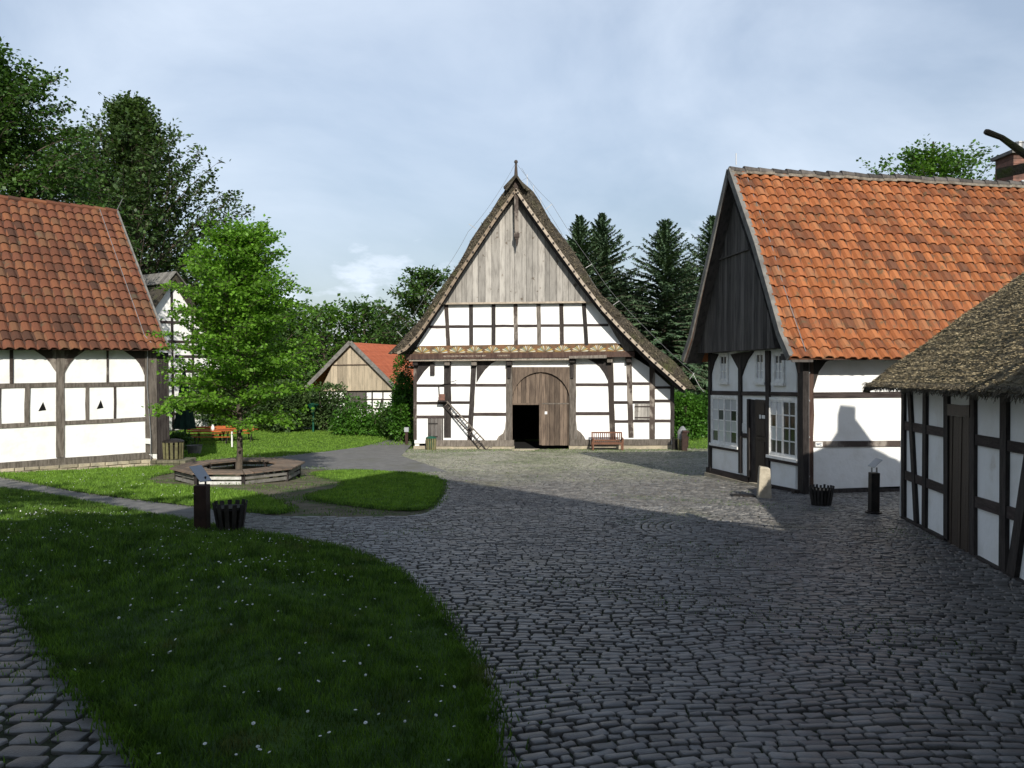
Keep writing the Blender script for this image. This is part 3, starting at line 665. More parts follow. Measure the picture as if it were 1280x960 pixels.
mb.box(xa - 2, xb + 2, 48, 48.1, 0, 5); mb.box(xa - 2, xa - 1.9, 42.3, 48, 0, 5); mb.box(xb + 1.9, xb + 2, 42.3, 48, 0, 5); mb.box(xa - 2, xb + 2, 42.3, 48.1, 4.5, 4.6)
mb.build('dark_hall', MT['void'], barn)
# shutters
sh = planks(W0, bay([(175, 490), (237, 490), (237, 577), (175, 577)]), 0, .05, .28, 'shutter', MT['board_dark'], barn)
for y in (508, 560): panel(W0, bay([(177, y), (215, y), (215, y + 5), (177, y + 5)]), .045, .07, 'hinge', MT['iron'], sh)
sh = planks(W0, bay([(1003, 432), (1063, 432), (1063, 494), (1003, 494)]), 0, .05, .2, 'shutter', MT['board_pale'], barn)
for y in (440, 484): panel(W0, bay([(1003, y), (1063, y), (1063, y + 5), (1003, y + 5)]), .045, .07, 'hinge', Rl, sh)
panel(W0, bay([(184, 268), (202, 268), (202, 316), (184, 316)]), .0, .14, 'vent_box', Dk, barn)
# brackets under the projecting gable
for x in (124, 252, 360, 500, 752, 904, 980):
    y0 = 264 if x < 600 else 252
    panel(W0, bay([(x - 11, y0 - 8), (x + 11, y0 - 8), (x + 11, y0 + 14), (x - 11, y0 + 14)]), 0, .34, 'bracket', Dk if x in (500, 752, 980, 124) else Gy, barn, bevel=.02)
for x in (500, 752): panel(W0, bay([(x - 8, 276), (x + 8, 276), (x + 6, 330), (x - 6, 330)]), 0, .14, 'bracket', Dk, barn, bevel=.02)
# projecting gable: main beam, carved band, upper wall
timber(W1, railq(b2, 85, 1003, 233, 254, 222, 243), -.6, .09, 'main_beam', MT['timber_red'], barn)
panel(W1, bay([(100, 252), (740, 247), (740, 256), (100, 261)]), -.4, .02, 'rope_moulding', MT['verge_pale'], barn)
panel(W1, bay([(740, 240), (890, 236), (890, 248), (740, 250)]), .0, .12, 'patch_board', Gy, barn)
mb = MB()
for i in range(96):
    x = 105 + i * 6.6; p = W1.at(*b2(x, 256 - .0078 * (x - 100)), .03); mb.beam(p - Vector((.03, 0, .03)), p + Vector((.03, 0, .03)), .03, .03, random.random())
mb.build('rope_carving', MT['board_pale'], barn)
MT['frieze'] = mat('carved_band', (.15, .075, .035), (.07, .05, .03), ns=5, rough=.8, obj=.2, bump=.5, bs=20)
panel(W1, bay([(140, 200), (930, 188), (968, 224), (110, 235)]), -.1, .03, 'carved_band', MT['frieze'], barn)
MT['petal'] = mat('painted_petals', (.4, .4, .4), rough=.7, tonec=[(.30, .20, .06), (.52, .48, .36), (.20, .27, .20), (.42, .28, .07), (.5, .5, .42), (.22, .14, .06)])
mb = MB()
cen = [152 + 70.3 * i for i in range(12)]
for cx in cen:
    cy = 229 - (cx - 150) * .0105
    for k in range(11):
        a = math.pi * (k + .5) / 11; r1_, r2_ = 5, 29 if 30 < math.degrees(a) < 150 else 33
        x1, y1 = cx - math.cos(a) * r2_ * 1.05, cy - math.sin(a) * r2_ * .93; da = .105
        q = [(cx - math.cos(a) * r1_, cy - math.sin(a) * r1_), (cx - math.cos(a - da) * r2_ * .86, cy - math.sin(a - da) * r2_ * .8), (x1, y1), (cx - math.cos(a + da) * r2_ * .86, cy - math.sin(a + da) * r2_ * .8)]
        if min(p[0] for p in q) < 118 or max(p[0] for p in q) > 960: continue
        mb.prism([W1.at(*b2(*p), .05) for p in q], W1.n * -.03, (k % 6) / 5 * .9 + random.uniform(0, .1))
mb.build('fan_rosettes', MT['petal'], barn)
# faint worn carving on the beam
mb = MB(); x = 236
while x < 500:
    if not 405 < x < 452:
        yb = 243 - (x - 85) * .0115; mb.prism([W1.at(*b2(*p), .093) for p in ((x, yb - 3.5), (x + 1.3, yb - 3.5), (x + 1.3 + random.uniform(-1, 1.5), yb + 2.5), (x + random.uniform(-1, 1), yb + 2.5))], W1.n * -.006)
    x += random.uniform(3.2, 6)
mb.build('worn_carving', MT['verge_pale'], barn)
panel(W1, bay([(246, 26), (838, 20), (955, 192), (118, 204)]), -.15, 0, 'upper_wall', MT['plaster'], barn)
for x, m, xb in ((248, Mx, 257), (348, Dk, 349), (438, Dk, 438), (526, Mx, 528), (618, Gy, 621), (709, Mx, 712), (799, Dk, 810)):
    timber(W1, postq(b2, x - 8, x + 8, 26, 197, xb - 8, xb + 8), -.1, .035, 'post', m, barn, jit=.008)
xs = [172, 240, 340, 430, 518, 610, 702, 795, 890]
for i in range(8): timber(W1, railq(b2, xs[i] + 8, xs[i + 1] + 8, 118 - i, 128 - i), -.1, .024, 'rail', Rl, barn, jit=.008)
timber(W1, [b2(216, 24), b2(242, 24), b2(128, 206), b2(92, 232)], -.1, .05, 'rafter', Dk, barn)
timber(W1, [b2(838, 18), b2(858, 18), b2(1002, 218), b2(966, 222)], -.1, .06, 'rafter', Gy, barn)
timber(W1, railq(b2, 225, 842, 22, 31, 16, 25), -.1, .06, 'rail', Dk, barn)
# boarded top gable
panel(W2, [b1(213, 608), b1(840, 598), b1(527, 156)], -.3, -.06, 'gable_backing', MT['void'], barn)
planks(W2, [b1(215, 608), b1(838, 598), b1(527, 158)], -.05, 0, .30, 'gable_boarding', MT['board_pale'], barn)
panel(W2, [b1(*p) for p in ((215, 603), (840, 596), (842, 603), (213, 610))], -.06, .03, 'drip_board', MT['verge_pale'], barn)
# thatched roof
OL = [(645, 222), (624, 248), (599, 284), (574, 327), (553, 358), (532, 390), (515, 411), (499, 429), (485, 442)]
OR = [(645, 222), (651, 226), (671, 245), (686, 271), (717, 315), (749, 365), (774, 390), (808, 423), (842, 451), (870, 486)]
IL = [(645, 236), (622, 268), (600, 301), (574, 340), (549, 380), (522, 419), (506, 436), (496, 441)]
IR = [(645, 236), (660, 258), (700, 314), (727, 351), (754, 386), (780, 414), (811, 445), (857, 486)]
def resamp(pts, n):
    P = [Vector(p) for p in pts]; s_ = [0]
    for i in range(1, len(P)): s_.append(s_[-1] + (P[i] - P[i - 1]).length)
    out = []
    for k in range(n):
        t = s_[-1] * k / (n - 1); i = max(j for j in range(len(s_)) if s_[j] <= t + 1e-6); i = min(i, len(P) - 2); out.append(P[i].lerp(P[i + 1], (t - s_[i]) / (s_[i + 1] - s_[i])))
    return out
YF = 40.75; YB = 66
allV, allF = [], []
def thatch_side(o, i_):
    n = 26; O = resamp(o, n); I = resamp(i_, n); Oy = [at(p.x, p.y, YF) for p in O]; Iy = [at(p.x, p.y, YF) for p in I]
    ys = [YF + (YB - YF) * (k / 40) ** 1.3 for k in range(41)]; V = []; F = []
    for j, y in enumerate(ys):
        for k in range(n):
            p = Oy[k]; wob = .03 * math.sin(k * .9 + j * .7) + random.gauss(0, .015)
            dy = random.gauss(0, .025) if j == 0 else 0
            V.append((p.x + wob * (1 if o is OR else -1) * .7, y + dy, p.z + wob * .5))
    for j in range(len(ys) - 1):
        for k in range(n - 1):
            a = j * n + k; F.append((a, a + 1, a + n + 1, a + n))
    nb = len(V)
    for j in (0, len(ys) - 1):
        for k in range(n): V.append((Iy[k].x, ys[j] + .03, Iy[k].z))
    for k in range(n - 1): F.append((nb + k, nb + k + 1, k + 1, k))                                   # cut front edge
    for k in range(n - 1): F.append((nb + n + k, nb + n + k + 1, nb + k + 1, nb + k))                 # underside
    F.append((n - 1, nb + n - 1, nb + 2 * n - 1, (len(ys) - 1) * n + n - 1))
    return V, F
V1, F1 = thatch_side(OL, IL); V2, F2 = thatch_side(OR, IR)
rf = raw('thatched_roof', np.array(V1 + V2), F1 + [tuple(i + len(V1) for i in f) for f in F2], None, MT['thatch'], barn)
topF = [f for f in F1[:25 * 40]] + [tuple(i + len(V1) for i in f) for f in F2[:25 * 40]]
VV = np.array(V1 + V2); near = [f for f in topF if VV[f[0]][1] < 50]
straws(VV, near, 12000, .09, .02, (0, 0, -1), 'loose_straw', rf)
# ragged straw along the cut edge
cut = F1[25 * 40:25 * 40 + 25] + [tuple(i + len(V1) for i in f) for f in F2[25 * 40:25 * 40 + 25]]
def edge_straw(n=3200):
    V3 = []; 
    for _ in range(n):
        f = random.choice(cut); a, b, c, d = [Vector(VV[i]) for i in f]; p = a.lerp(b, random.random()).lerp(d.lerp(c, random.random()), random.random())
        q = p + Vector((random.gauss(0, .05), -random.uniform(.02, .10), random.gauss(-.03, .05))); s_ = Vector((.015, 0, .01)); V3 += [p - s_, p + s_, q + s_ * .6, q - s_ * .6]
    raw('cut_straw', np.array(V3), np.arange(len(V3)).reshape(-1, 4), rng.random(len(V3) // 4), MT['straw'], rf)
edge_straw()
# ridge cap of heather sods
mb = MB(); rz = at(645, 222, YF).z; rx = at(645, 222, YF).x
for y in np.arange(YF - .1, YB, .55):
    for s_ in (-1, 1):
        for k in range(2):
            a = Vector((rx, y, rz + .07 - k * .04)); b = a + Vector((s_ * random.uniform(.45, .62), random.gauss(0, .04), -random.uniform(.62, .8))); mb.beam(a, b, .5, .1, random.random(), up=(s_, 0, 1))
mb.build('ridge_cap', MT['thatch'], rf)
# pale verge boards with nail heads, dark strips put in for the verge's shade
def verge(outer, w0, w1, m, y, nm, nn=0):
    O = [at(p.x, p.y, y) for p in resamp(outer, 24)]; mb = MB()
    for k in range(23):
        a, b = O[k], O[k + 1]; d = (b - a).normalized(); nrm = Vector((d.z, 0, -d.x)); nrm = nrm if nrm.z < 0 else -nrm
        mb.prism([a + nrm * w0, b + nrm * w0, b + nrm * w1, a + nrm * w1], (0, .06, 0), .5)
    o = mb.build(nm, m, barn)
    if nn:
        for k in range(nn):
            mb = MB(); t = (k + .5) / nn * 23; i = int(t); p = O[i].lerp(O[i + 1], t - i); d = (O[i + 1] - O[i]).normalized(); nrm = Vector((d.z, 0, -d.x)); nrm = nrm if nrm.z < 0 else -nrm
            c = p + nrm * (w0 + w1) / 2 * .9; mb.box(c.x - .045, c.x + .045, c.y - .05, c.y, c.z - .04, c.z + .04); mb.build('peg', MT['iron'], o)
    return o
verge(IL, -.04, .10, MT['verge_brown'], 40.62, 'verge_board', 20)
verge(IR, -.04, .10, MT['verge_pale'], 40.62, 'verge_board', 30)
verge(IL, .10, .16, MT['timber_dark'], 40.9, 'verge_shade_strip')
verge(IR, .10, .26, MT['timber_dark'], 40.9, 'verge_shade_strip')
# gable post with ball
p0 = at(646, 299, 40.8); p1 = at(645, 222, 40.8); p2 = at(645, 203, 40.8); mb = MB()
mb.beam(p0, p1, .2, .16, .5, up=(0, 1, 0)); mb.tube([p1, p1.lerp(p2, .6), p2], [.1, .07, .04], 8); mb.lathe(p2, [(.01, -.08), (.07, -.05), (.10, .02), (.07, .1), (.01, .13)], 10); mb.box(p0.x - .14, p0.x + .14, 40.68, 40.95, p0.z + .1, p0.z + .3)
mb.tube([p0, p0 + Vector((0, -.02, -.35))], [.08, .03], 8); mb.build('gable_post', MT['timber_mix'], barn)
# lightning conductor wires with stand-offs along both slopes
def wire(pts, sag, offs, nm):
    P = [at(x, y, Y) for x, y, Y in pts]; mb = MB()
    for a, b in zip(P, P[1:]):
        q = [a.lerp(b, k / 8) - Vector((0, 0, sag * 4 * (k / 8) * (1 - k / 8))) for k in range(9)]; mb.tube(q, .009, 4)
    for (x0, y0, x1, y1, Y) in offs: mb.beam(at(x0, y0, Y), at(x1, y1, Y), .03, .03)
    mb.build(nm, MT['wire'], barn)
wire([(646, 205, 41), (690, 255, 43), (740, 330, 43), (774, 376, 43), (866, 466, 43), (880, 490, 42.5)], .1, [(681, 263, 690, 255, 43), (732, 335, 740, 330, 43), (764, 383, 774, 376, 43), (862, 474, 868, 466, 43)], 'lightning_wire')
wire([(652, 210, 41.5), (692, 275, 43), (733, 340, 43), (768, 392, 43), (860, 472, 43)], .05, [], 'lightning_wire')
wire([(644, 205, 41), (585, 290, 43), (538, 358, 43), (495, 418, 43)], .25, [(595, 286, 586, 280, 43), (543, 367, 534, 361, 43), (503, 421, 496, 414, 43)], 'lightning_wire')
wire([(652, 226, 45), (659, 222, 47), (659, 218, 47)], .0, [(659, 235, 659, 218, 47), (667, 240, 667, 232, 50), (676, 258, 676, 247, 50)], 'air_terminal')
# ------------------------------------------------------------------ small things at the barn
t = thing('hen_ladder', W0.at(*b2(340, 600), .35), 'narrow wooden hen ladder leaning against the barn wall up to a small hutch', 'ladder')
A = W0.at(*b2(243, 428), .12); B = W0.at(*b2(422, 606), .75); B.z = gz(B.x, B.y) + .03; off = Vector((.10, -.02, .10))
for s_ in (-1, 1): mb = MB(); mb.beam(A + off * s_, B + off * s_, .06, .06); mb.build('rail', MT['timber_grey' if s_ > 0 else 'timber_dark'], t)
mb = MB()
for k in range(14): p = A.lerp(B, (k + .5) / 14); mb.beam(p + off * 1.3, p - off * 1.3, .04, .04)
mb.build('rungs', MT['timber_grey'], t)
t = thing('hen_hutch', W0.at(*b2(231, 422), .2), 'small brick-red nesting hutch on the barn wall at the top of the hen ladder', 'hutch')
panel(W0, bay([(219, 393), (243, 393), (243, 418), (219, 418)]), .04, .35, 'box', MT['brick'], t)
panel(W0, bay([(214, 418), (248, 418), (248, 424), (214, 424)]), .04, .5, 'floor_board', MT['timber_dark'], t)
mb = MB(); mb.beam(W0.at(*b2(221, 395), .1), W0.at(*b2(219, 358), .1), .05, .05); mb.beam(W0.at(*b2(226, 356), .08), W0.at(*b2(290, 338), .3), .035, .035); mb.build('perch', MT['timber_dark'], t)
# slatted bins
def bin_(x, y, z, r0, r1, h, label, m='slat_dark', n=16, liner=None, lid=None, group='slatted litter bins'):
    t = thing('litter_bin', (x, y, z), label, 'litter bin', group)
    slat = MB()
    for k in range(n):
        a = 2 * math.pi * k / n; c, s_ = math.cos(a), math.sin(a); hh = h * random.uniform(.96, 1.03); wd = 2 * math.pi * (r0 + r1) / 2 / n * .62
        slat.beam((x + c * r0, y + s_ * r0, z + .02), (x + c * r1, y + s_ * r1, z + hh), wd, .02, random.random(), up=(c, s_, 0.01))
    slat.build('slats', MT[m], t)
    hoop = MB()
    for f in (.2, .8):
        r_ = (r0 + (r1 - r0) * f) - .012; hoop.tube([(x + r_ * math.cos(2 * math.pi * k / 16), y + r_ * math.sin(2 * math.pi * k / 16), z + h * f) for k in range(17)], .012, 5, cap=False)
    hoop.build('hoop', MT['iron'], t)
    inn = MB(); inn.lathe((x, y, z), [(r0 * .75, .03), (r1 * .85, h * .86)], 12); inn.build('inner_bucket', MT[liner or 'iron'], t)
    if lid:
        l = MB(); l.lathe((x, y, z + h), [(r1 * 1.04, 0), (r1 * 1.04, .03), (r1 * .8, .08), (r1 * .2, .12)], 16); l.build('lid', MT[lid], t)
    return t
MT['slat_dark'] = mat('dark_slats', (.045, .04, .035), (.025, .022, .02), ns=8, rough=.8, tone=.4)
MT['slat_green'] = mat('mossy_slats', (.17, .16, .075), (.11, .10, .05), ns=8, rough=.8, tone=.3)
p = at(539, 562, 41.35); bin_(p.x, 41.3, gz(p.x, 41.3), .24, .27, .62, 'round slatted litter bin with green lid at the left corner of the barn', 'slat_green', liner='green_paint', lid='green_paint')
p = at(846, 561, 41.2); bin_(p.x, 41.3, gz(p.x, 41.3), .2, .22, .66, 'dark slatted litter bin close against the right corner of the barn')
p = at(852, 561, 41.0); tb = bin_(p.x - .02, 40.8, gz(p.x, 40.8), .2, .24, .62, 'slatted litter bin with a grey bag bulging out, by the rusty pump post', 'slat_green', liner='bag')
mb = MB(); c = Vector((p.x, 40.8, gz(p.x, 40.8) + .6))
for r_, z in (): pass
mb.lathe(c, [(.2, -.1), (.27, .02), (.24, .2), (.27, .35), (.15, .55), (.05, .66)], 10); mb.build('bag', MT['bag'], tb, smooth=True)
p = at(857, 567, 40.0); t = thing('pump_post', (p.x, 40.3, gz(p.x, 40.3)), 'rusty brown square post with a cap beside the bins at the barn corner', 'post')
mb = MB(); z = gz(p.x, 40.3); mb.box(p.x - .13, p.x + .13, 40.2, 40.45, z, z + .95); mb.build('shaft', MT['rust'], t, bevel=.02)
mb = MB(); mb.box(p.x - .1, p.x + .22, 40.15, 40.5, z + .95, z + 1.05); mb.box(p.x + .13, p.x + .2, 40.25, 40.4, z + .2, z + .75); mb.build('cap', MT['rust'], t, bevel=.015)
# garden bench
def bench():
    p = at(759, 559, 41.2); x, y = p.x, 41.1; z = gz(x, y)
    t = thing('garden_bench', (x, y, z), 'red-brown slatted garden bench against the barn wall right of the gate', 'bench'); W_ = .76
    for s_ in (-1, 1):
        mb = MB(); mb.beam((x + s_ * W_, y - .25, z), (x + s_ * W_, y - .25, z + .6), .07, .07); mb.build('leg', MT['teak'], t)
        mb = MB(); mb.beam((x + s_ * W_, y + .2, z), (x + s_ * W_, y + .32, z + .93), .07, .07); mb.build('leg', MT['teak'], t)
        mb = MB(); mb.beam((x + s_ * W_, y - .3, z + .62), (x + s_ * W_, y + .3, z + .64), .08, .04); mb.build('armrest', MT['teak'], t)
    mb = MB()
    for k in range(6): mb.box(x - W_ + .03, x + W_ - .03, y - .28 + k * .085, y - .21 + k * .085, z + .40, z + .43, random.random())
    mb.box(x - W_ + .03, x + W_ - .03, y - .3, y - .26, z + .34, z + .42); mb.build('seat', MT['teak'], t)
    mb = MB(); mb.beam((x - W_, y + .31, z + .90), (x + W_, y + .31, z + .90), .05, .07); mb.beam((x - W_, y + .25, z + .5), (x + W_, y + .25, z + .5), .05, .06)
    for k in range(13): u = x - W_ + .1 + k * (2 * W_ - .2) / 12; mb.beam((u, y + .26, z + .5), (u, y + .31, z + .88), .045, .02, random.random(), up=(0, 1, 0))
    mb.build('backrest', MT['teak'], t)
bench()
p = at(610, 563, 41.4); mb = MB(); z0 = gz(1, 41.6); mb.prism([(W0.at(*b2(530, 600)).x, 41.9, z0 - .03), (W0.at(*b2(622, 600)).x, 41.9, z0 - .03), (W0.at(*b2(600, 600)).x, 40.6, gz(0, 40.6) - .0), (W0.at(*b2(512, 600)).x, 40.6, gz(0, 40.6) - .0)], (0, 0, .07))
props(mb.build('door_slab', MT['sandstone']), 'pale flat stone slab on the ground before the barn gate opening', 'stone slab')
# ================================================================== left house
LU = Vector((.72, .69)).normalized(); LP = (-12.78, 28.7)
WL = PW(LP, LU); lh = thing('tiled_farmhouse', (-14.5, 27, 0.9), 'half-timbered house with aged red pantile roof at the left edge, two triangular vents', 'house')
l1 = crop(0, 400, 4.8)
e = lambda pts: [l1(*p) for p in pts]
def wl_ext(y0, y1):  # run to the left beyond the frame
    return None
zE = .37 + CZ; ghL = lambda a: gz(*(WL.p + WL.u * a).xy)
mb = MB(); mb.prism([WL.xyz(-12, ghL(0) + .1), WL.xyz(0, ghL(0) + .1), WL.xyz(0, zE), WL.xyz(-12, zE)], WL.n * -.25); mb.build('front_wall', MT['plaster'], lh)
mb = MB(); c0 = WL.xyz(0, 0, -.25); 
pe = [WL.xyz(0, .9, -.02), WL.xyz(0, .9, -9.8), WL.xyz(0, zE, -9.8), WL.xyz(0, zE + 5.2, -4.9), WL.xyz(0, zE, -.02)]; mb.prism([p + WL.u * -.2 for p in pe], WL.u * .17)
mb.prism([p + WL.u * -12 for p in pe], WL.u * .2); mb.prism([WL.xyz(-12, .9, -9.6), WL.xyz(0, .9, -9.6), WL.xyz(0, zE, -9.6), WL.xyz(-12, zE, -9.6)], WL.n * -.2); mb.build('end_wall', MT['board_dark'], lh)
timber(WL, [l1(-30, 147), l1(900, 148), l1(900, 182), l1(-30, 180)], -.1, .10, 'wall_plate', Dk, lh)
for q, m in ((postq(l1, 338, 388, 172, 825), Gy), (postq(l1, 868, 940, 180, 800, 876, 942), Gy), (postq(l1, 60, 80, 172, 382), Mx), (postq(l1, 640, 653, 178, 380), Mx),
             (postq(l1, 152, 182, 402, 632, 148, 178), Gy), (postq(l1, 516, 534, 402, 605), Gy), (postq(l1, 684, 696, 398, 590), Mx), (postq(l1, -8, 6, 410, 640), Mx), (postq(l1, -330, -285, 170, 860), Gy)):
    timber(WL, q, -.1, .045, 'post', m, lh)
for q in ([l1(-40, 382), l1(338, 374), l1(338, 402), l1(-40, 412)], [l1(388, 378), l1(870, 368), l1(870, 396), l1(388, 406)], [l1(-40, 626), l1(338, 608), l1(338, 632), l1(-40, 652)], [l1(388, 606), l1(872, 582), l1(872, 606), l1(388, 630)]):
    timber(WL, q, -.1, .032, 'rail', Gy, lh)
for k in range(3):   # the bays outside the frame
    mb = MB()
    for z_ in (2.2, 3.6): mb.prism([WL.xyz(-12, z_, .03), WL.xyz(-5.8, z_, .03), WL.xyz(-5.8, z_ + .18, .03), WL.xyz(-12, z_ + .18, .03)], WL.n * -.1)
    a = -6.6 - 2.2 * k; mb.prism([WL.xyz(a, 1.2, .045), WL.xyz(a + .2, 1.2, .045), WL.xyz(a + .2, zE, .045), WL.xyz(a, zE, .045)], WL.n * -.1)
    mb.build('post', Gy, lh)
for pts in ([(338, 180), (338, 312), (322, 290), (300, 255), (270, 222), (205, 180)], [(388, 180), (388, 318), (402, 290), (422, 258), (450, 225), (512, 182)], [(868, 182), (868, 330), (858, 300), (838, 262), (806, 225), (745, 184)]):
    panel(WL, e(pts), -.05, .038, 'brace', Mx, lh, bevel=.01)
for tri in ([(230, 547), (259, 492), (277, 540)], [(581, 534), (605, 480), (621, 527)]):
    v = panel(WL, e(tri), -.02, .012, 'vent_opening', MT['void'], lh)
timber(WL, [l1(-60, 862), l1(882, 795), l1(922, 830), l1(-60, 902)], -.1, .09, 'sill', Gy, lh)
# rubble plinth: individual stones
def rubble(pw, quadpx, n_rows, parent, d=.06, m='stone', lmin=.25, lmax=.6):
    TL, TR, BR, BL = [pw.at(x, y, d) for x, y in quadpx]; mb = MB(); W_ = (BR - BL).length
    mb.prism([TL + pw.n * -.04, TR + pw.n * -.04, BR + pw.n * -.04, BL + pw.n * -.04], pw.n * -.1, .1)
    for r_ in range(n_rows):
        u = 0
        while u < 1:
            l = random.uniform(lmin, lmax) / W_; v = min(1, u + l); g_ = .012 / W_
            a = (r_ + .05) / n_rows; b = (r_ + .95) / n_rows
            def P(uu, vv): return TL.lerp(TR, uu).lerp(BL.lerp(BR, uu), vv)
            j = lambda: random.gauss(0, .01)
            q = [P(u + g_, a + j()), P(v - g_, a + j()), P(v - g_, b + j()), P(u + g_, b + j())]; c = sum(q, Vector()) / 4; dd = random.uniform(0, .03)
            V = [p + pw.n * -.05 for p in q] + [p + pw.n * (dd - .012) for p in q] + [c + (p - c) * .88 + pw.n * dd for p in q]
            mb.add(V, [(0, 1, 5, 4), (1, 2, 6, 5), (2, 3, 7, 6), (3, 0, 4, 7), (4, 5, 9, 8), (5, 6, 10, 9), (6, 7, 11, 10), (7, 4, 8, 11), (8, 9, 10, 11)], random.random())
            u = v
    return mb.build('plinth', MT[m], parent)
rubble(WL, [l1(-200, 905), l1(940, 832), l1(945, 925), l1(-200, 990)], 4, lh, d=.10)
# boarding at the gable end, its shade put in as dark timber
mb = MB(); 
for k in range(4):
    a = .02 + k * .11; mb.prism([WL.xyz(a, gz(-12.8, 28.7), .02), WL.xyz(a + .10, gz(-12.8, 28.7), .02), WL.xyz(a + .10, zE - .1, .02), WL.xyz(a, zE - .1, .02)], WL.n * -.3, random.random())
mb.build('corner_boarding', MT['timber_dark'], lh)
panel(WL, e([(874, 710), (903, 712), (903, 745), (874, 742)]), .04, .12, 'switch_box', MT['window_white'], lh)
mb = MB(); mb.tube([WL.at(*l1(885, 160), .1), WL.at(*l1(883, 400), .1), WL.at(*l1(905, 700), .12), WL.at(*l1(905, 900), .14)], .014, 5); mb.build('conductor_cable', MT['wire'], lh)
prof = [(0, zE + .0), (.5, zE + .42), (2.4, zE + 2.45), (5.35, zE + 5.62)]
o0 = WL.xyz(.32, 0, .45); tile_roof('tiled_roof', prof, (WL.xyz(-12.3, 0, .45)).xy, WL.u.xy, 12.6, 18, 40, MT['tile_old'], lh, inward=-WL.n.xy, amp=.045, lip=.06)
o1 = WL.xyz(.32, 0, -10.25); mb = MB(); mb.prism([WL.xyz(-12.3, zE, -10.3), WL.xyz(.32, zE, -10.3), WL.xyz(.32, zE + 5.58, -4.92), WL.xyz(-12.3, zE + 5.58, -4.92)], (0, 0, .08)); mb.build('rear_roof', MT['tile_old'], lh)
mb = MB()
for k in range(30): a = -12.3 + k * .42; mb.tube([WL.xyz(a, zE + 5.62 + random.gauss(0, .008), -4.9), WL.xyz(a + .45, zE + 5.60, -4.9)], [.12, .10], 8, random.random())
mb.build('ridge_tiles', MT['tile_old'], lh)
mb = MB(); V = [WL.xyz(.36, z - .10, .47 - h) for h, z in prof]; V2 = [WL.xyz(.36, z + .09, .47 - h) for h, z in prof]
for i in range(3): mb.prism([V[i], V[i + 1], V2[i + 1], V2[i]], WL.u * -.06)
V = [WL.xyz(.36, z - .10, -10.3 + h) for h, z in prof]; V2 = [WL.xyz(.36, z + .09, -10.3 + h) for h, z in prof]
for i in range(3): mb.prism([V[i], V[i + 1], V2[i + 1], V2[i]], WL.u * -.06)
mb.build('verge_board', MT['verge'], lh)
mb = MB(); mb.beam(WL.xyz(.3, zE + 5.6, -4.9), WL.xyz(.45, zE + 6.1, -4.6), .02, .02); mb.tube([WL.xyz(-.35, zE + 5.62, -4.8), WL.xyz(-.35, zE + 2.55, -1.95), WL.xyz(-.35, zE + .5, -.05), WL.xyz(-.1, zE, .5)], .012, 4); mb.build('lightning_wire', MT['wire'], lh)
# ================================================================== right house (shop)
GP0 = (7.08, 19.6); GU = Vector((-.2, .98)).normalized()
WGb = PW(GP0, GU); SU = Vector((.98, .2)).normalized(); WS = PW(GP0, SU)
rh = thing('tiled_cottage', (9, 21.5, 1.2), 'half-timbered cottage with bright orange pantile roof and dark boarded gable on the right', 'house')
g3 = crop(870, 430, 4.8); s7 = crop(840, 420, 2.909)
zS = CZ + .02
def far_end(h): return None
# walls
gl = 5.16
mb = MB(); mb.prism([WGb.xyz(0, gz(7, 19.6), 0), WGb.xyz(gl, gz(6, 24.6), 0), WGb.xyz(gl, zS, 0), WGb.xyz(gl / 2, zS + 4.8, 0), WGb.xyz(0, zS, 0)], WGb.n * -.2); mb.build('gable_wall', MT['plaster'], rh)
mb = MB(); mb.prism([WS.xyz(0.0, gz(7, 19.6) + .1, 0), WS.xyz(13.5, gz(7, 19.6) + .1, 0), WS.xyz(13.5, zS, 0), WS.xyz(0.0, zS, 0)], WS.n * -.2); mb.build('side_wall', MT['plaster'], rh)
mb = MB(); q = WS.xyz(13.5, 1, 0); mb.prism([WS.xyz(13.3, 1, -.02), WS.xyz(13.3, 1, -gl), WS.xyz(13.3, zS, -gl), WS.xyz(13.3, zS + 4.9, -gl / 2), WS.xyz(13.3, zS, -.02)], WS.u * .2); mb.prism([WS.xyz(0, .5, -gl), WS.xyz(13.5, .5, -gl), WS.xyz(13.5, zS, -gl), WS.xyz(0, zS, -gl)], WS.n * .2); mb.build('rear_wall', MT['plaster'], rh)
# gable timbers
for q in (postq(g3, 72, 86, 40, 765), postq(g3, 251, 268, 70, 775, 253, 268), postq(g3, 304, 316, 330, 800, 305, 318), postq(g3, 413, 438, 40, 840, 420, 434), postq(g3, 613, 642, 40, 905)):
    timber(WGb, q, -.1, .06, 'post', Dk, rh, jit=.005)
for q in ([g3(72, 280), g3(625, 290), g3(625, 315), g3(72, 304)], [g3(80, 596), g3(255, 628), g3(255, 650), g3(80, 620)], [g3(430, 674), g3(618, 706), g3(618, 735), g3(430, 700)], [g3(266, 535), g3(306, 538), g3(306, 563), g3(266, 560)],
          [g3(60, 738), g3(310, 795), g3(310, 832), g3(60, 772)], [g3(425, 838), g3(625, 878), g3(625, 925), g3(425, 875)]):
    timber(WGb, q, -.1, .045, 'rail', Rl, rh, jit=.005)
for pts in ([(84, 55), (84, 200), (92, 160), (105, 110), (130, 60)], [(252, 200), (252, 150), (236, 120), (205, 62), (268, 50), (268, 200)], [(268, 200), (268, 50), (345, 40), (305, 95), (280, 160)], [(613, 40), (560, 45), (592, 110), (608, 180), (613, 260)]):
    panel(WGb, [g3(*p) for p in pts], -.1, .05, 'brace', Dk, rh, bevel=.008)
panel(WGb, [g3(*p) for p in ((318, 330), (356, 335), (356, 835), (318, 828))], -.05, .01, 'door_jamb', Dk, rh)
